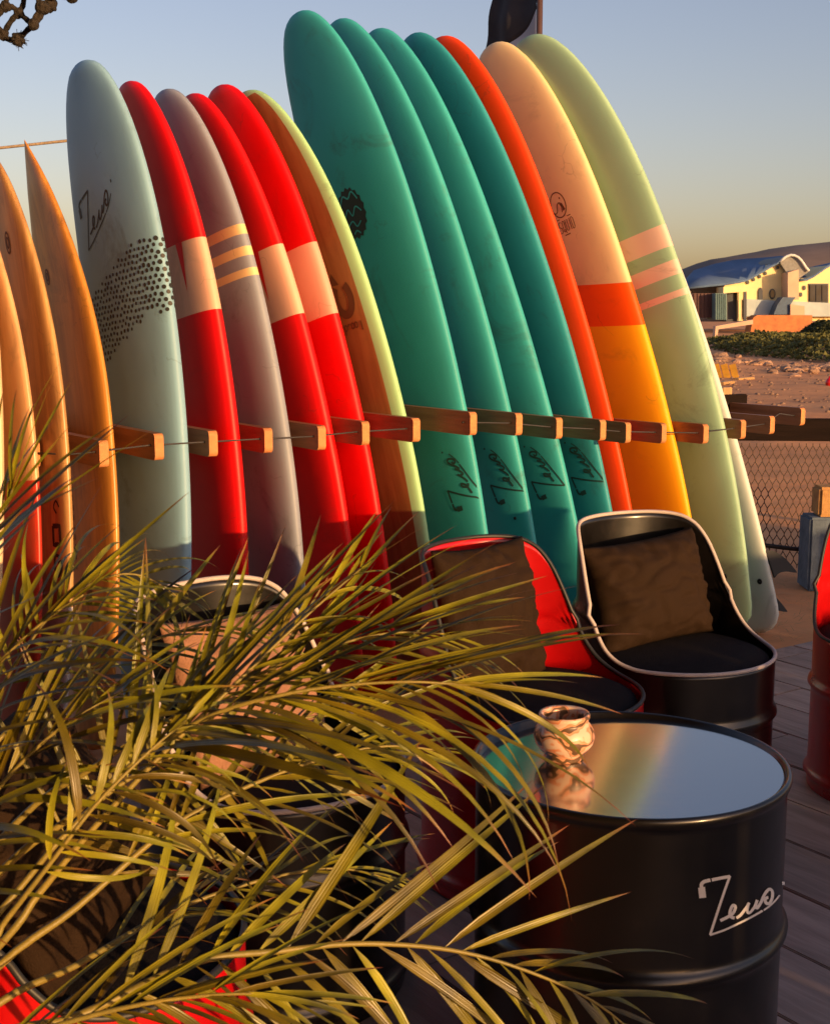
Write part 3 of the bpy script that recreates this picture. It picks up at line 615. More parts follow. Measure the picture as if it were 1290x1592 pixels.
def orca(b, mb):
    fn = lambda q: b.deck(q.y, q.x); c = Vector((.160, 1.545))
    P = [c + Vector((.042 * math.cos(R(a)), .062 * math.sin(R(a)))) for a in range(-230, 60, 10)]; ribbon(mb, P, .032, fn)
    mb.add([fn(c + Vector(p)) for p in ((-.05, .06), (.0, .055), (-.025, .105))], [(0, 1, 2)])
    x = .122; y0 = 1.425
    for st in ([[(0, -.5), (0, .6), (.5, .75), (1, .6), (1, .2), (.5, 0), (0, .1)], [(0, 0), (0, .7)], [(0, .45), (.4, .72), (.9, .66)], [(.5, 0), (0, .15), (0, .6), (.5, .75), (1, .6), (1, .15), (.5, 0)], [(1, .7), (1, -.5)]][i] for i in (0, 2, 3, 3, 4)):
        ribbon(mb, [(x + p[0] * .014, y0 + p[1] * .03) for p in st], .0058, fn); x += .02
decal('GB', 'printed_logo', orca, M['brown_ink'])
def knot(u, v, s):
    def f(b, mb):
        fn = lambda q: b.deck(q.y, q.x)
        for k in (1.0, .5): ribbon(mb, [(v + s * k * .75 * math.cos(2 * math.pi * i / 16), u + s * k * 1.3 * math.sin(2 * math.pi * i / 16)) for i in range(17)], s * .28, fn)
    return f
decal('D', 'knot', knot(1.637, -.03, .02), M['brown_ink']); decal('C', 'knot', knot(1.711, .024, .026), M['brown_ink']); decal('D', 'knot', knot(.55, .05, .03), M['brown_ink'])
def c_print(b, mb):
    fn = lambda q: b.deck(q.y, q.x)
    ribbon(mb, [(.165, .78), (.165, .72), (.215, .72), (.215, .78), (.165, .78)], .016, fn); ribbon(mb, smooth2([(.21, .68), (.175, .685), (.165, .65), (.19, .62), (.215, .64), (.215, .665), (.195, .66)]), .011, fn)
    ribbon(mb, smooth2([(.20, .82), (.18, .84), (.2, .86), (.22, .84)]), .007, fn)
decal('C', 'printed_logo', c_print, M['ink'])
def d_print(b, mb):
    fn = lambda q: b.deck(q.y, q.x)
    for k in range(9):
        u = .62 + k * .034; ribbon(mb, [(-.10, u), (-.075, u + .006), (-.10, u + .018)], .007, fn); ribbon(mb, [(-.06, u), (-.06, u + .02)], .006, fn)
decal('D', 'printed_text', d_print, M['brown_ink'])
def ls_dots(b, mb):
    for i in range(24):
        u = 1.36 + .4 * i / 23; a = R(18); p = b.pt(u, a, .0015); n = 6
        du = (b.pt(u + .01, a, .0015) - b.pt(u - .01, a, .0015)).normalized(); da = (b.pt(u, a + .05, .0015) - b.pt(u, a - .05, .0015)).normalized()
        mb.add([p] + [p + (du * math.cos(1.047 * j) + da * math.sin(1.047 * j)) * .006 for j in range(n)], [(0, 1 + j, 1 + (j + 1) % n) for j in range(n)])
decal('LS', 'dot_print', ls_dots, mat('navy_ink', (.03, .05, .09), .6))
def plug(key, u, v, r=.012):
    b = BD[key]; mb = MB(); p = b.deck(u, v, .001)
    mb.lathe([(.001, .0), (r * .55, .0), (r * .6, .004), (r, .004), (r * 1.12, .0)], 16); o = mb.build('leash_plug', M['rubber'], b.root); o.location = p; o.rotation_euler = (R(90), 0, 0)
plug('PG', .273, .126); plug('LS', .237, .09); plug('R2', .42, .07); plug('T2', .62, .19, .006)
def fin(key, u, v, h, base_l, matl, cant=0.0):
    b = BD[key]; w, t, r = b.wt(u); y0 = t * (1 - min(.98, abs(v) / w) ** EX) ** (1 / EX) - r - .004
    prof_ = smooth2([(base_l * .5, 0), (base_l * .38, h * .35), (base_l * .02, h * .72), (-base_l * .5, h), (-base_l * .56, h * .96), (-base_l * .42, h * .6), (-base_l * .4, h * .25), (-base_l * .5, 0)], 4)
    n = len(prof_); vs = []
    for sgn in (-1, 1):
        for p in prof_: vs.append((v + sgn * .0045 * (1 - p.y / h * .7) + cant * p.y, y0 + p.y, u + p.x))
    fs = [tuple(range(n)), tuple(range(2 * n - 1, n - 1, -1))] + [(i, (i + 1) % n, (i + 1) % n + n, i + n) for i in range(n)]
    obj('fin', vs, fs, matl, b.root, False)
fin('LS', .30, .15, .12, .13, M['rubber'], .25); fin('LS', .14, .0, .17, .15, M['rubber']); fin('LS', .28, -.14, .12, .13, mat('teal_fin', (.06, .3, .28), .5), -.25)
fin('PG', .2, .0, .17, .15, M['rubber']); fin('LB', .2, 0, .17, .15, M['rubber'])

# ------------------------------------------------------------------ rack: pegs, rails, posts, cord
def ray_plane_s(px, py, s):
    """pixel ray with the upright plane at position s along the rack -> (t, z, point)"""
    r = ray(px, py); o = Vector((0, 0, CAMZ)); q = (W(s, 0) - o).dot(DV) / r.dot(DV); p = o + r * q
    return (p - Vector((0, YC, 0))).dot(NV), p.z, p
def board_s(key, z):      # position of a board along the rack at height z
    b = BD[key]; m = b.matrix(); u = z / m.col[2].z; p = m @ Vector((0, -rock(u / b.L, b.Rn), u)); return (p - Vector((0, YC, 0))).dot(DV)
ORD = ['A', 'B', 'C', 'D', 'LB', 'R1', 'G', 'R2', 'R3', 'GB', 'T1', 'T2', 'T3', 'T4', 'RO', 'WO', 'PG', 'LS']
def between(a, b_, z=1.0): return (board_s(a, z) + board_s(b_, z)) / 2
PEGS = [  # (boards on either side or explicit s, end pixel)
 (('B', 'C'), 57, 706), (('C', 'D'), 160, 706), (('D', 'LB'), 249, 695), (('LB', 'R1'), 334, 690), (('R1', 'G'), 420, 685), (('G', 'R2'), 503, 681), (('R2', 'R3'), 568, 674), (('R3', 'GB'), 647, 669),
 (('GB', 'T1'), 735, 659), (('T1', 'T2'), 806, 660), (('T2', 'T3'), 871, 666), (('T3', 'T4'), 937, 669), (('T4', 'RO'), 977, 673), (('RO', 'WO'), 1031, 674), (('WO', 'PG'), 1096, 675), (('PG', 'LS'), 1154, 668), (2.06, 1201, 661), (2.30, 1247, 648)]
racks = []
for nm, sA, sB, lab in (('left', -1.95, .12, 'wooden board rack with projecting pegs behind the red and blue boards'), ('right', .16, 2.5, 'wooden board rack with projecting pegs behind the teal and green boards')):
    r = empty('surfboard_rack', W((sA + sB) / 2, -.42, 0), A); tag(r, lab, 'rack', 'board racks'); racks.append(r)
def to_local(r, p): return Matrix.Rotation(-A, 3, 'Z') @ (Vector(p) - r.location)   # local x along rack, y away from the viewer
nails = []; pegz = [[], []]
for i, (pr, px, py) in enumerate(PEGS):
    s = pr if isinstance(pr, float) else between(*pr); k = 0 if i < 8 else 1; r = racks[k]
    if pr == ('GB', 'T1'): s = between('GB', 'T1') + .03
    t, z, p = ray_plane_s(px, py, s); e = to_local(r, p); pegz[k].append((e.x, e.z)); hw, hh = .0155, .0435
    if i == 13 or i == 12: hw = .014
    y0 = e.y; y1 = .02; hl = (y1 - y0) / 2; rad = .016; P2 = [(hl, -hh), (hl, hh)]
    P2 += [(-hl + rad - rad * math.sin(R(q)), hh - rad + rad * math.cos(R(q))) for q in (0, 22, 45, 68, 90)] + [(-hl + rad - rad * math.cos(R(q)), -hh + rad - rad * math.sin(R(q))) for q in (0, 22, 45, 68, 90)]
    n = len(P2); bv = .003
    vv = [(-hw, y, z) for y, z in P2] + [(hw, y, z) for y, z in P2]; ff = [tuple(range(n)), tuple(range(2 * n - 1, n - 1, -1))] + [(i2, i2 + n, (i2 + 1) % n + n, (i2 + 1) % n) for i2 in range(n)]
    me = mdata('peg', vv, ff, [M['peg_wood'], M['peg_end']], False)
    bm = bmesh.new(); bm.from_mesh(me); bmesh.ops.recalc_face_normals(bm, faces=bm.faces); bm.to_mesh(me); bm.free()
    for f in me.polygons:
        if f.normal.y < -.3: f.material_index = 1
    o = link('peg', me, r); o.location = (e.x, (y0 + y1) / 2, e.z); o.rotation_euler = (0, 0, rnd.uniform(-.02, .02))
    mb = MB(); q = Vector((e.x - hw - .002, y0 + .035, e.z + .004)); mb.tube([q, q - Vector((.006, 0, 0))], .004, 8); mb.build('nail', M['steel'], r)
    nails.append((Matrix.Rotation(A, 3, 'Z') @ (q - Vector((.004, 0, 0))) + r.location, k))
for k, r in enumerate(racks):
    xs_, zs_ = zip(*pegz[k]); x0, x1 = min(xs_) - .15, max(xs_) + .12; zm = sum(zs_) / len(zs_)
    mb = MB(); mb.box(((x0 + x1) / 2, .045, zm), (x1 - x0, .045, .13), None, .005); mb.build('rail', M['old_wood'], r, False)
    for x in (x0 + .1, (x0 + x1) / 2, x1 - .1):
        mb = MB(); mb.box((x, .095, zm / 2 + .05), (.07, .05, zm + .1), None, .004); mb.build('post', M['pale_wood'], r, False)
mb = MB(); a = ray_plane_s(677, 684, .165)[2]; b_ = ray_plane_s(648, 775, .165)[2]; d = (b_ - a); d = d.normalized()
X = DV; Zd = d; Yd = Zd.cross(X).normalized(); Mm = Matrix((X, Yd, Zd)).transposed(); mb.box(a.lerp(b_, .5) , ((.03, .04, (b_ - a).length + .06)), Mm, .004)
o = mb.build('brace', M['pale_wood'], racks[1], False); o.matrix_parent_inverse = racks[1].matrix_basis.inverted() if False else (Matrix.Translation(racks[1].location) @ Matrix.Rotation(A, 4, 'Z')).inverted()
for k in (0, 1):
    mb = MB(); pts = []
    L = [n for n, kk in nails if kk == k]
    for i, n in enumerate(L):
        pts.append(n)
        if i < len(L) - 1:
            key = [PEGS[j][0][1] for j in range(len(PEGS)) if not isinstance(PEGS[j][0], float)][i + (8 if k else 0)] if (i + (8 if k else 0)) < 16 else None
            nx_ = L[i + 1]
            if key:
                b = BD[key]; m = b.matrix(); best = None
                zt = (n.z + nx_.z) / 2; u = zt / m.col[2].z
                for th in range(-40, 60, 4):
                    p = m @ b.pt(u, R(th), .003); tt = (p - Vector((0, YC, 0))).dot(NV)
                    if best is None or tt > best[0]: best = (tt, p)
                lin = n.lerp(nx_, .5); tl = (lin - Vector((0, YC, 0))).dot(NV)
                if best[0] > tl: pts.append(Vector((best[1].x, best[1].y, zt)))
            else:
                c = n.lerp(nx_, .5); pts.append(Vector((c.x, c.y, c.z + .03)))
    mb.tube(pts, .0028, 6)
    tag(mb.build('shock_cord', M['cord'], None), ('dark elastic cord strung peg to peg across the left half of the boards', 'dark elastic cord strung peg to peg across the right half of the boards')[k], 'cord', 'cords across the boards')
# ------------------------------------------------------------------ oil-drum furniture
def drum_r(z, hoops, R0=.29):
    r = R0
    for h in hoops: r += .013 * math.exp(-((z - h) / .011) ** 2)
    return r
def pillow(name, w, h, t, matl, seed, loc, mrot, label, sag=0.0):
    n = 44; vs = []; fs = []; r = seed
    for sgn in (1, -1):
        for j in range(n + 1):
            for i in range(n + 1):
                u = i / n * 2 - 1; v = j / n * 2 - 1
                e = max(0, (1 - abs(u) ** 2.6)) ** .55 * max(0, (1 - abs(v) ** 2.6)) ** .55
                px = u * w / 2 * (1 - .07 * (1 - v * v)); pz = v * h / 2 * (1 - .07 * (1 - u * u))
                edge = max(abs(u), abs(v))
                wr = .014 * mnoise.noise((u * 2.2, v * 2.2, r)) + .022 * edge ** 2.5 * mnoise.noise((u * 7.5, v * 7.5, r + 2)) - .020 * max(0, .25 - abs(mnoise.noise((u * 2.0 + v * 1.5, v * 2.4 - u, r + 5)))) * 2 + .004 * edge ** 2 * math.sin((u if abs(v) > abs(u) else v) * 17 + 6 * mnoise.noise((u * 2, v * 2, r + 9)))
                vs.append((px, sgn * (t / 2 * e + wr * e ** .5) + sag * u * u + .008 * mnoise.noise((u * 3, v * 3, r)), pz))
    N1 = (n + 1) ** 2
    for s in (0, 1):
        for j in range(n):
            for i in range(n):
                a = s * N1 + j * (n + 1) + i; q = (a, a + 1, a + n + 2, a + n + 1); fs.append(q if s else q[::-1])
    o = obj(name, vs, fs, matl); me = o.data
    bm = bmesh.new(); bm.from_mesh(me); bmesh.ops.remove_doubles(bm, verts=bm.verts, dist=.0004); bmesh.ops.recalc_face_normals(bm, faces=bm.faces); bm.to_mesh(me); bm.free()
    me.polygons.foreach_set('use_smooth', [True] * len(me.polygons))
    o.matrix_world = Matrix.Translation(loc) @ mrot; tag(o, label, 'pillow', 'pillows on the barrel chairs'); return o
EDGE = [(0, .365), (30, .365), (44, .36), (54, .345), (62, .31), (69, .25), (75, .18), (81, .11), (88, .055), (97, .02), (108, .004), (116, 0), (181, 0)]
def edge_h(a):
    a = abs(a)
    for (x0, y0), (x1, y1) in zip(EDGE, EDGE[1:]):
        if x0 <= a <= x1: f = (a - x0) / (x1 - x0); return y0 + (y1 - y0) * f
    return 0
def edge_s(a): return sum(edge_h(max(-180, min(180, a + d))) for d in (-5, -2.5, 0, 2.5, 5)) / 5
SEAT = .49
def barrel_chair(x, y, back_deg, dm, pm_, label, pil=None):
    """drum cut down to a seat, the back half left standing as a curved backrest; local +x is the back"""
    root = empty('barrel_chair', (x, y, 0), R(back_deg)); tag(root, label, 'chair', 'oil drum chairs'); n = 120; vs = []; fs = []
    hoops = (.045, .33, .615)
    lo = [0, .01] + [.02 + .47 * i / 40 for i in range(41)]; up = [i / 22 for i in range(1, 23)]; rows = len(lo) + len(up)
    for side in (0, 1):
        for k in range(n):
            a = -180 + 360 * k / n; h = edge_s(a)
            for z in lo + [SEAT + h * q for q in up]:
                r = drum_r(z, hoops) - (.004 if side else 0); vs.append((r * math.cos(R(a)), r * math.sin(R(a)), z))
    for side in (0, 1):
        o = side * n * rows
        for k in range(n):
            k2 = (k + 1) % n
            for j in range(rows - 1):
                q = (o + k * rows + j, o + k2 * rows + j, o + k2 * rows + j + 1, o + k * rows + j + 1); fs.append(q[::-1] if side else q)
    for k in range(n):
        k2 = (k + 1) % n; fs.append((k * rows + rows - 1, k2 * rows + rows - 1, n * rows + k2 * rows + rows - 1, n * rows + k * rows + rows - 1))
    drum = obj('drum', vs, fs, dm, root)
    mb = MB(); pts = []
    for k in range(140):
        a = -180 + 360 * k / 140; z = SEAT + edge_s(a); pts.append((drum_r(z, hoops) * math.cos(R(a)) * .995, drum_r(z, hoops) * math.sin(R(a)) * .995, z + .003))
    mb.tube(pts, .006, 8, closed=True); mb.build('edge_piping', pm_, root)
    mb = MB(); mb.lathe([(.001, SEAT + .012), (.12, SEAT + .011), (.2, SEAT + .006), (.25, SEAT - .001), (.272, SEAT - .010), (.280, SEAT - .03), (.280, SEAT - .07), (.001, SEAT - .07)], 56); mb.build('seat', M['seat_fabric'], root)
    return root
chairs = {}
chairs['black'] = barrel_chair(.766, 3.70, 125, M['drum_black'], M['piping_white'], 'black barrel chair with white edging behind the round metal table')
chairs['redc'] = barrel_chair(.307, 3.27, 140, M['drum_red'], M['piping_black'], 'red barrel chair with a tall black pillow in front of the teal boards')
chairs['left'] = barrel_chair(-.312, 2.723, 150, M['drum_black'], M['piping_white'], 'black barrel chair with a peach pillow half hidden by palm leaves')
chairs['near'] = barrel_chair(-.564, 1.93, 190, M['drum_red'], M['piping_black'], 'nearest red barrel chair under the palm leaves at the bottom left')
chairs['rr'] = barrel_chair(1.53, 3.86, 72, M['drum_red'], M['piping_black'], 'red barrel chair cut off by the right edge of the photo')
def chair_pillow(name, ck, ang, rad, zc, w, h, t, tilt, matl, seed, label, sag=0.0, roll=0):
    c = chairs[ck].location; a = R(ang); loc = Vector((c.x + rad * math.cos(a), c.y + rad * math.sin(a), zc))
    rot = Matrix.Rotation(a + math.pi / 2 - math.pi, 4, 'Z') @ Matrix.Rotation(R(tilt), 4, 'X') @ Matrix.Rotation(R(roll), 4, 'Y')
    return pillow(name, w, h, t, matl, seed, loc, rot, label, sag)
chair_pillow('pillow', 'black', 122, .115, SEAT + .155, .45, .33, .20, -16, M['fabric_black'], 1, 'dull black pillow on the white edged black chair', roll=-3)
chair_pillow('pillow', 'redc', 140, .14, SEAT + .18, .40, .40, .17, -13, M['fabric_black'], 11, 'tall black pillow leaning in the red chair behind the vase', roll=2)
chair_pillow('pillow', 'left', 146, .07, SEAT + .16, .42, .36, .16, -22, M['fabric_peach'], 21, 'peach pillow on the black chair behind the palm', roll=4)
chair_pillow('pillow', 'near', 172, .02, SEAT + .17, .46, .40, .15, -30, M['fabric_black'], 31, 'black pillow on the nearest red chair under the palm')
# table
tab = empty('barrel_table', (.408, 2.352, 0)); tag(tab, 'black oil drum table with a shiny metal top and white handwriting', 'table')
TH = .63; hoops = (.045, .337)
mb = MB(); zz = [0] + [.01 + (TH - .03) * i / 80 for i in range(81)]
mb.lathe([(.27, 0)] + [(drum_r(z, hoops, .292), z) for z in zz[1:]] + [(.294, TH - .016), (.299, TH - .010), (.3005, TH - .003), (.299, TH + .004), (.294, TH + .006), (.289, TH + .003), (.287, TH - .02), (.001, TH - .02)], 128); mb.build('drum', M['drum_black'], tab)
mt = bpy.data.materials.new('brushed_metal'); mt.use_nodes = True; nt = mt.node_tree; b = nt.nodes['Principled BSDF']; b.inputs['Base Color'].default_value = (.48, .465, .45, 1); b.inputs['Metallic'].default_value = 1
tc = nd(nt, 'ShaderNodeTexCoord'); mp = nd(nt, 'ShaderNodeMapping'); mp.inputs['Scale'].default_value = (1.5, 160, 1); mp.inputs['Rotation'].default_value = (0, 0, R(8)); nt.links.new(tc.outputs['Object'], mp.inputs[0])
no = nd(nt, 'ShaderNodeTexNoise'); no.inputs['Scale'].default_value = 2; no.inputs['Detail'].default_value = 5; nt.links.new(mp.outputs[0], no.inputs['Vector'])
mr = nd(nt, 'ShaderNodeMapRange'); mr.inputs[3].default_value = .07; mr.inputs[4].default_value = .17; nt.links.new(no.outputs[0], mr.inputs[0]); nt.links.new(mr.outputs[0], b.inputs['Roughness'])
bu = nd(nt, 'ShaderNodeBump'); bu.inputs['Strength'].default_value = .004; bu.inputs['Distance'].default_value = .001; nt.links.new(no.outputs[0], bu.inputs['Height']); nt.links.new(bu.outputs[0], b.inputs['Normal'])
mb = MB(); mb.lathe([(.001, TH - .002), (.284, TH - .002), (.2865, TH - .0045)], 128); o = mb.build('metal_top', mt, tab, False); o.matrix_local = Matrix.Translation((0, 0, TH - .006)) @ Matrix.Rotation(R(-1.3), 4, 'Y') @ Matrix.Translation((0, 0, -TH))
mb = MB(); ct = Vector((.408, 2.352, 0))
def on_drum(q):
    # drawing units -> photo pixel -> angle round the drum and height
    px = 1070 + q.x * 170 / 1290; py = 1340 + q.y * 140 / 1062
    best = None; r = ray(px, py); o = Vector((0, 0, CAMZ)) - ct; rr2 = .2935 ** 2
    a_ = r.x ** 2 + r.y ** 2; b2 = 2 * (o.x * r.x + o.y * r.y); c_ = o.x ** 2 + o.y ** 2 - rr2; D = b2 * b2 - 4 * a_ * c_
    if D < 0: D = 0
    k = (-b2 - math.sqrt(D)) / (2 * a_); return o + r * k
script_on(mb, on_drum, 1.0); mb.build('handwritten_word', M['white_paint'], tab, False)
# vase
vm = bpy.data.materials.new('marbled_clay'); vm.use_nodes = True; nt = vm.node_tree; b = nt.nodes['Principled BSDF']
tc = nd(nt, 'ShaderNodeTexCoord'); n1 = nd(nt, 'ShaderNodeTexNoise'); n1.inputs['Scale'].default_value = 16; n1.inputs['Detail'].default_value = 2; nt.links.new(tc.outputs['Object'], n1.inputs['Vector'])
wv = nd(nt, 'ShaderNodeTexWave'); wv.bands_direction = 'Z'; wv.inputs['Scale'].default_value = 9; wv.inputs['Distortion'].default_value = 12; wv.inputs['Detail Roughness'].default_value = .5; wv.inputs['Detail'].default_value = 2; wv.inputs['Detail Scale'].default_value = 1.8
ad = nd(nt, 'ShaderNodeVectorMath', operation='ADD'); sc_ = nd(nt, 'ShaderNodeVectorMath', operation='SCALE'); sc_.inputs['Scale'].default_value = .06; nt.links.new(n1.outputs['Color'], sc_.inputs[0]); nt.links.new(tc.outputs['Object'], ad.inputs[0]); nt.links.new(sc_.outputs[0], ad.inputs[1]); nt.links.new(ad.outputs[0], wv.inputs['Vector'])
cr = nd(nt, 'ShaderNodeValToRGB'); e = cr.color_ramp.elements; e[0].color = (.13, .07, .03, 1); e[0].position = .14; e[1].color = (.72, .36, .20, 1); e[1].position = .3
e2 = cr.color_ramp.elements.new(.7); e2.color = (.66, .22, .09, 1); e3 = cr.color_ramp.elements.new(.85); e3.color = (.72, .5, .36, 1); nt.links.new(wv.outputs[0], cr.inputs[0]); nt.links.new(cr.outputs[0], b.inputs['Base Color']); b.inputs['Roughness'].default_value = .4; b.inputs['Coat Weight'].default_value = .3
vp = at_z(876, 1170, TH); mb = MB()
mb.lathe([(.001, .0), (.036, .0), (.0385, .004), (.036, .009), (.046, .018), (.056, .032), (.0592, .045), (.057, .058), (.051, .068), (.047, .073), (.0465, .077), (.049, .083), (.050, .088), (.0475, .092), (.041, .089), (.038, .08), (.046, .06), (.001, .03)], 56)
o = mb.build('vase', vm); o.location = (vp.x, vp.y, TH - .0105); tag(o, 'small marbled clay vase standing on the shiny metal table top', 'vase')
# ------------------------------------------------------------------ flag, rope, net
fb = at_y(838, 55, 8.2); fl = empty('beach_flag', (fb.x, fb.y, 0)); tag(fl, 'dark banner flag with a white foot on a pole behind the boards', 'flag')
mb = MB(); mb.tube([(0, 0, 0), (0, 0, 4.6)], .019, 12); mb.build('pole', mat('pole_brown', (.07, .035, .03), .5), fl)
vs = []; fs = []; mi = []; nu, nv = 24, 40
zl = [at_y(760, y, 8.2).z for y in (66, -330)]
for j in range(nv + 1):
    for i in range(nu + 1):
        u = i / nu; v = j / nv; zb = zl[0] + .02 + .42 * max(0, u - .35) ** 2; z = zb + (zl[1] - zb) * v; xl = -.52 + .08 * min(1, v * 4)
        fx, fy = xl * (1 - u) - .021 * u, .035 * math.sin(u * 9 + .4) * (1 - u * .6) + .01 * math.sin(v * 30 + u * 4); vs.append((fx * .62 + fy * .78, -fx * .78 + fy * .62, z))
for j in range(nv):
    for i in range(nu):
        a = j * (nu + 1) + i; fs.append((a, a + 1, a + nu + 2, a + nu + 1)); u = (i + .5) / nu; z = vs[a][2]
        mi.append(0)
fc = obj('cloth', vs, fs, [mat('dark_cloth', (.035, .032, .042), .9, var=.1), mat('white_cloth', (.55, .47, .47), .9, var=.06)], fl, True, mi)
sm = fc.modifiers.new('thick', 'SOLIDIFY'); sm.thickness = .002
vs2 = []; fs2 = []
for i in range(nu + 1):
    u = i / nu; q = vs[i]; vs2 += [q, (q[0], q[1] - .001, zl[0] - .16)]
for i in range(5, nu): fs2.append((2 * i, 2 * i + 2, 2 * i + 3, 2 * i + 1))
hem = obj('hem', vs2, fs2, mat('white_cloth', (.55, .47, .47), .9, var=.06), fl); sm = hem.modifiers.new('thick', 'SOLIDIFY'); sm.thickness = .002
mb = MB(); mb.tube([at_y(-420, 262, 6.0), at_y(-160, 246, 6.0), at_y(0, 230, 6.0), at_y(103, 219, 6.0), at_y(300, 205, 6.0)], .0065, 8); tag(mb.build('rope_line', M['rope'], None), 'thin tan rope stretched level behind the pointed wooden board', 'rope')
net = empty('rope_net', at_depth(-10, -150, 2.4)); tag(net, 'dark knotted rope net hanging into the top left corner', 'net')
NK = [(9, 10), (30, 20), (52, 38), (6, 54), (28, 62), (66, 12), (78, 8), (-14, 36), (-20, 10), (36, -14), (62, -16), (84, -12), (10, -22), (-20, -30), (112, -3)]
NE = [(0, 1), (1, 2), (1, 3), (3, 4), (4, 2), (2, 5), (5, 6), (2, 5), (1, 9), (9, 10), (10, 5), (6, 11), (0, 8), (7, 3), (7, 0), (0, 12), (12, 9), (8, 13), (11, 14), (10, 11)]
def kp(i): 
    return at_depth(NK[i][0], NK[i][1], 2.4 + .03 * math.sin(i * 2.3)) - net.location
rm = MB()
for e_, (i, j) in enumerate(NE):
    a, b_ = kp(i), kp(j); n = 9; pts = []; bend = Vector((math.sin(e_ * 1.7), .3, math.cos(e_ * 2.9))) * .005
    for k in range(n): f = k / (n - 1); pts.append(a.lerp(b_, f) + bend * math.sin(math.pi * f))
    rm.tube(pts, [.0052 + .0006 * math.sin(k * 2.1 + e_) for k in range(n)], 8)
for i, x in ((9, 36), (10, 62), (11, 84), (12, 10), (13, -20), (14, 112)):
    rm.tube([kp(i), at_depth(x + 4, -60, 2.4) - net.location, at_depth(x, -150, 2.4) - net.location], .005, 8)
rm.build('rope', M['dark_rope'], net)
for i in range(len(NK)):
    bm = bmesh.new(); bmesh.ops.create_icosphere(bm, subdivisions=3, radius=.0105 if i not in (5, 6, 4) else .0135)
    for v in bm.verts: v.co *= 1 + .16 * mnoise.noise(v.co * 90 + Vector((i * 3, 0, 0))) + .10 * math.sin((v.co.x * math.cos(i) + v.co.z * math.sin(i + 1)) * 520 + i)
    me = bpy.data.meshes.new('knot'); bm.to_mesh(me); bm.free(); me.materials.append(M['dark_rope']); me.polygons.foreach_set('use_smooth', [True] * len(me.polygons)); o = link('knot', me, net); o.location = kp(i)
mb = MB()
for k in range(40):
    d = Vector((rnd.gauss(.5, .6), rnd.gauss(-.4, .6), rnd.gauss(-.6, .7))).normalized(); c = kp(4) + d * .010; mb.tube([c, c + d * rnd.uniform(.004, .011)], .0007, 4)
mb.build('frayed_end', M['dark_rope'], net)
mb = MB(); mb.tube([at_depth(-700, -150, 2.4), at_depth(400, -150, 2.4)], .03, 10); tag(mb.build('canopy_pole', M['old_wood'], None), 'round wooden canopy pole above the view that carries the net', 'pole')

# ------------------------------------------------------------------ palm in the foreground
lm = bpy.data.materials.new('palm_leaf'); lm.use_nodes = True; nt = lm.node_tree; b = nt.nodes['Principled BSDF']; L_ = nt.links.new
at = nd(nt, 'ShaderNodeAttribute', attribute_name='along'); cr = nd(nt, 'ShaderNodeValToRGB'); e = cr.color_ramp.elements
e[0].color = (.25, .19, .011, 1); e[1].color = (.30, .085, .03, 1); e[1].position = 1.0
q = cr.color_ramp.elements.new(.80); q.color = (.16, .15, .011, 1); q = cr.color_ramp.elements.new(.92); q.color = (.24, .10, .03, 1)
L_(at.outputs['Fac'], cr.inputs[0])
ge = nd(nt, 'ShaderNodeNewGeometry'); no = nd(nt, 'ShaderNodeTexNoise'); no.inputs['Scale'].default_value = 14; L_(ge.outputs['Position'], no.inputs['Vector'])
hs = nd(nt, 'ShaderNodeHueSaturation'); mr = nd(nt, 'ShaderNodeMapRange'); mr.inputs[1].default_value = .3; mr.inputs[2].default_value = .7; mr.inputs[3].default_value = .35; mr.inputs[4].default_value = 1.3; L_(no.outputs[0], mr.inputs[0]); oi = nd(nt, 'ShaderNodeObjectInfo'); mr2 = nd(nt, 'ShaderNodeMapRange'); mr2.inputs[3].default_value = .5; mr2.inputs[4].default_value = 1.45; L_(oi.outputs['Random'], mr2.inputs[0]); mm = nd(nt, 'ShaderNodeMath', operation='MULTIPLY'); L_(mr.outputs[0], mm.inputs[0]); L_(mr2.outputs[0], mm.inputs[1]); L_(mm.outputs[0], hs.inputs['Value']); mr3 = nd(nt, 'ShaderNodeMapRange'); mr3.inputs[3].default_value = .48; mr3.inputs[4].default_value = .525; L_(oi.outputs['Random'], mr3.inputs[0]); L_(mr3.outputs[0], hs.inputs['Hue']); L_(cr.outputs[0], hs.inputs['Color'])
at2 = nd(nt, 'ShaderNodeAttribute', attribute_name='across'); wv = nd(nt, 'ShaderNodeMath', operation='MULTIPLY'); wv.inputs[1].default_value = 26; L_(at2.outputs['Fac'], wv.inputs[0]); si = nd(nt, 'ShaderNodeMath', operation='SINE'); L_(wv.outputs[0], si.inputs[0])
bu = nd(nt, 'ShaderNodeBump'); bu.inputs['Strength'].default_value = .25; bu.inputs['Distance'].default_value = .001; L_(si.outputs[0], bu.inputs['Height']); L_(bu.outputs[0], b.inputs['Normal'])
L_(hs.outputs[0], b.inputs['Base Color']); b.inputs['Roughness'].default_value = .36; b.inputs['Specular IOR Level'].default_value = .45
tr = nd(nt, 'ShaderNodeBsdfTranslucent'); L_(hs.outputs[0], tr.inputs['Color']); ms = nd(nt, 'ShaderNodeMixShader'); ms.inputs[0].default_value = .16
L_(b.outputs[0], ms.inputs[1]); L_(tr.outputs[0], ms.inputs[2]); L_(ms.outputs[0], nt.nodes['Material Output'].inputs[0])
stem = mat('palm_stem', (.26, .19, .03), .5, col2=(.17, .14, .03), scale=8, stretch=(1, 1, 1), bump=.2, bscale=60)
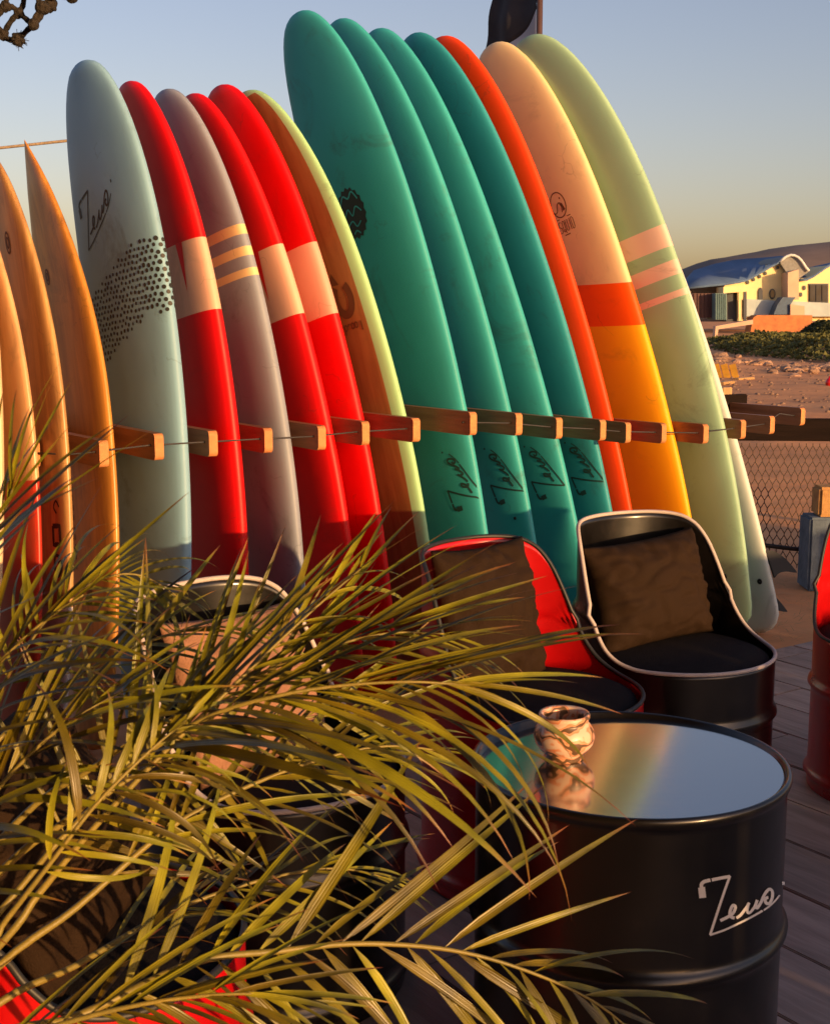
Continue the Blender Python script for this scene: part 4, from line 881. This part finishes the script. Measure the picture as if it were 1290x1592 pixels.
def leaflet_mesh(droop, twist, wid, fold=.5):
    n = 12; vs = []; fs = []; al = []; ac = []
    for i in range(n + 1):
        s = i / n; w = wid * (min(1, s / .16) ** .7 * .75 + .25 * min(1, s / .1)) * max(0, 1 - max(0, (s - .34) / .66) ** 1.6) ** .9 if s < 1 else .0
        ang = droop * 1.6 * s ** 1.5; y = s - droop * .38 * s ** 2.6; z = -droop * .62 * s ** 2.1; tw = twist * s
        for k in (-1, 0, 1):
            x = k * w * .5; zz = abs(k) * w * .5 * fold * (1 - .5 * s)
            vs.append((x * math.cos(tw) - zz * math.sin(tw), y, z + zz * math.cos(tw) + x * math.sin(tw))); al.append(s); ac.append((k + 1) / 2)
    for i in range(n):
        for k in (0, 1): a = i * 3 + k; fs.append((a, a + 1, a + 4, a + 3))
    return vs, fs, al, ac
VAR = []
for dr in (.06, .2, .38, .6, .85):
    for tw in (-.5, 0, .5):
        for wd in (.032,):
            vs, fs, al, ac = leaflet_mesh(dr, tw, wd); me = mdata('leaflet', vs, fs, lm)
            for nm, d in (('along', al), ('across', ac)): at_ = me.attributes.new(nm, 'FLOAT', 'POINT'); at_.data.foreach_set('value', d)
            VAR.append((dr, me, vs, fs, al, ac))
palm = empty('palm_plant', (-.80, 1.32, 0)); tag(palm, 'leafy areca palm with long arching fronds filling the lower left foreground', 'palm'); PL = palm.location.copy()
# fronds: rachis control points (px, py, depth), facing normal, leaf length near/mid/tip, sides: (upper angle, lower angle), droop upper/lower, leaf pairs, start
FR = [
 ('front', [(-60, 1640, 1.45), (120, 1580, 1.5), (300, 1497, 1.57), (430, 1479, 1.62), (560, 1467, 1.67), (700, 1477, 1.71), (820, 1510, 1.74), (930, 1562, 1.76), (1020, 1640, 1.77)], (.35, -.75, .55), .33, (46, 58), (.32, .6), 24, .14),
 ('right', [(-40, 1400, 1.46), (110, 1270, 1.46), (230, 1170, 1.46), (330, 1112, 1.46), (430, 1082, 1.46), (530, 1066, 1.47), (640, 1060, 1.48), (730, 1066, 1.5)], (-.62, -.5, .6), .40, (25, 45), (.16, .66), 19, .36),
 ('rightback', [(-20, 1330, 1.62), (150, 1190, 1.62), (280, 1110, 1.62), (400, 1050, 1.63), (500, 1010, 1.64), (600, 985, 1.66), (690, 985, 1.68)], (-.55, -.55, .6), .30, (22, 34), (.2, .5), 19, .38),
 ('upleft', [(-190, 1330, 1.45), (-150, 1100, 1.42), (-90, 930, 1.4), (-35, 850, 1.4), (5, 800, 1.4), (20, 760, 1.4)], (-.7, -.65, .3), .27, (66, 42), (.25, .10), 18, .35),
 ('mid', [(-30, 1500, 1.5), (60, 1390, 1.52), (130, 1305, 1.53), (240, 1185, 1.55), (330, 1098, 1.58), (410, 1020, 1.62), (490, 945, 1.66), (560, 885, 1.7)], (-.1, -.8, .55), .225, (29, 46), (.2, .8), 16, .28),
 ('spiky', [(-20, 1440, 1.66), (90, 1310, 1.7), (180, 1225, 1.73), (280, 1170, 1.76), (380, 1135, 1.8), (480, 1115, 1.84), (580, 1110, 1.88)], (.1, -.95, .2), .30, (70, 66), (.05, .5), 19, .22),
 ('lit', [(-40, 1540, 1.55), (120, 1410, 1.6), (260, 1290, 1.66), (380, 1225, 1.72), (500, 1180, 1.76), (600, 1160, 1.8), (690, 1168, 1.84)], (.4, -.5, .75), .27, (34, 40), (.38, .5), 18, .3),
 ('low', [(-60, 1660, 1.42), (60, 1605, 1.43), (170, 1572, 1.44), (280, 1552, 1.45), (390, 1545, 1.46), (480, 1556, 1.48)], (-.5, -.5, .7), .24, (26, 36), (.2, .5), 16, .1),
 ('back', [(-60, 1190, 1.9), (20, 1040, 1.92), (90, 945, 1.94), (160, 900, 1.96), (220, 895, 1.98), (280, 930, 2.0)], (0, -.7, .7), .20, (50, 60), (.8, .8), 20, .3),
 ('leftmid', [(-160, 1420, 1.5), (-110, 1250, 1.5), (-60, 1120, 1.5), (0, 1030, 1.5), (70, 965, 1.5), (130, 925, 1.5)], (-.65, -.6, .45), .28, (30, 55), (.15, .5), 13, .3),
 ('leftlow', [(-190, 1560, 1.48), (-120, 1420, 1.48), (-50, 1290, 1.48), (30, 1190, 1.49), (110, 1120, 1.5), (190, 1075, 1.52)], (-.5, -.65, .55), .27, (32, 52), (.2, .6), 17, .25),
 ('droop', [(-60, 1520, 1.4), (10, 1430, 1.4), (80, 1340, 1.4), (150, 1250, 1.41), (230, 1170, 1.43), (290, 1120, 1.45)], (.5, -.7, .5), .17, (38, 70), (1.0, 1.0), 9, .4),
 ('rightlow', [(-40, 1590, 1.6), (120, 1500, 1.7), (260, 1420, 1.8), (400, 1370, 1.86), (520, 1350, 1.9), (600, 1365, 1.95)], (-.4, -.5, .75), .26, (34, 45), (.35, .5), 12, .3),
 ('far', [(-120, 1300, 1.75), (-20, 1170, 1.8), (80, 1080, 1.84), (200, 1010, 1.88), (320, 975, 1.92), (420, 985, 1.96)], (-.6, -.5, .6), .22, (32, 48), (.25, .5), 14, .3),
 #('leftup', [(-260, 1250, 1.6), (-200, 1050, 1.6), (-140, 930, 1.6), (-70, 860, 1.6), (0, 830, 1.6), (60, 820, 1.6)], (0, -.9, .4), .26, (40, 45), (.2, .4), 20, .2),
]
pend = []
for fi, (nm, cps, nrm, ll, angs, drs, npair, start) in enumerate(FR):
    P = [at_depth(a, b_, d) for a, b_, d in cps]; C = []
    base = Vector((PL.x + .05 * math.cos(fi * 2.1), PL.y + .05 * math.sin(fi * 2.1), .42))
    P = [base] + P
    for i in range(len(P) - 1):
        p0, p1, p2, p3 = P[max(0, i - 1)], P[i], P[i + 1], P[min(len(P) - 1, i + 2)]
        for j in range(6):
            t = j / 6; C.append(.5 * ((2 * p1) + (p2 - p0) * t + (2 * p0 - 5 * p1 + 4 * p2 - p3) * t * t + (3 * p1 - p0 - 3 * p2 + p3) * t ** 3))
    C.append(P[-1]); n = len(C); ds = [0]
    for a, b_ in zip(C, C[1:]): ds.append(ds[-1] + (b_ - a).length)
    mb = MB(); mb.tube([c - PL for c in C], [.0072 * (1 - .90 * d / ds[-1]) + .0005 for d in ds], 7); fr = mb.build('frond', stem, palm); 
    tot = ds[-1]; d0 = ds[6]; N = Vector(nrm).normalized(); r = random.Random(fi * 11 + 1)
    for k in range(npair * 2):
        side = 1 if k % 2 else -1; f = start + (1 - start) * (k + r.uniform(-.35, .35)) / (npair * 2 - 1); f = min(.999, max(0, f)); dd = d0 + (tot - d0) * f
        i = max(j for j in range(n) if ds[j] <= dd); i = min(i, n - 2); c = C[i].lerp(C[i + 1], (dd - ds[i]) / max(1e-6, ds[i + 1] - ds[i])); T = (C[min(n - 1, i + 2)] - C[max(0, i - 1)]).normalized()
        Nn = (N - T * N.dot(T)).normalized(); B = Nn.cross(T)
        if B.z < 0: B = -B           # +side is the upper row
        ai = 0 if side > 0 else 1; fr_ = max(0, (f - start) / (1 - start))
        ang = R(angs[ai] * (1.0 - .62 * fr_ ** 1.3) + r.gauss(0, 6.5)); lift = r.gauss(.20, .14)
        d = (T * math.cos(ang) + B * side * math.sin(ang) + Nn * lift * math.sin(ang)).normalized()
        ln = ll * (.62 + .5 * math.sin(math.pi * min(1, .12 + fr_ * .82)) ** .8) * (1 - .35 * fr_ ** 3) * r.uniform(.74, 1.14)
        up = (Nn * .62 + Vector((0, 0, .6)) + Vector((r.gauss(0, .3), r.gauss(0, .2), r.gauss(0, .3)))); up = (up - d * up.dot(d)).normalized(); X = d.cross(up).normalized()
        dr = drs[ai] * r.uniform(.6, 1.35); cand = sorted(VAR, key=lambda v: abs(v[0] - dr))[:3]; v = r.choice(cand)
        wsc = r.uniform(.85, 1.2) * (1.25 if nm in ('droop', 'front') else 1) * (.28 / max(ln, .12)) ** .45
        mtx = Matrix((X * ln * wsc, d * ln, up * ln)).transposed().to_4x4(); mtx.translation = c - PL
        pend.append((fi, (c.y), fr, v, mtx, ln))
# the 300 nearest/largest leaflets one by one, the others joined
pend.sort(key=lambda e: -(e[5] / max(.5, e[1])))
mb = MB(); AL = []; AC = []
for i, (fi, yy, fr, v, mtx, ln) in enumerate(pend):
    if i < 298:
        o = link('leaflet', v[1], fr); o.matrix_local = mtx
    else:
        mb.add([mtx @ Vector(q) for q in v[2]], v[3]); AL += v[4]; AC += v[5]
o = mb.build('leaflets', lm, palm)
for nm, d in (('along', AL), ('across', AC)): at_ = o.data.attributes.new(nm, 'FLOAT', 'POINT'); at_.data.foreach_set('value', d)
o['kind'] = 'stuff'
mb = MB(); mb.lathe([(.001, .0), (.15, .0), (.16, .01), (.20, .40), (.215, .41), (.215, .44), (.20, .445), (.19, .40), (.001, .39)], 40); mb.build('pot', mat('clay_pot', (.3, .14, .08), .8, bump=.2), palm)
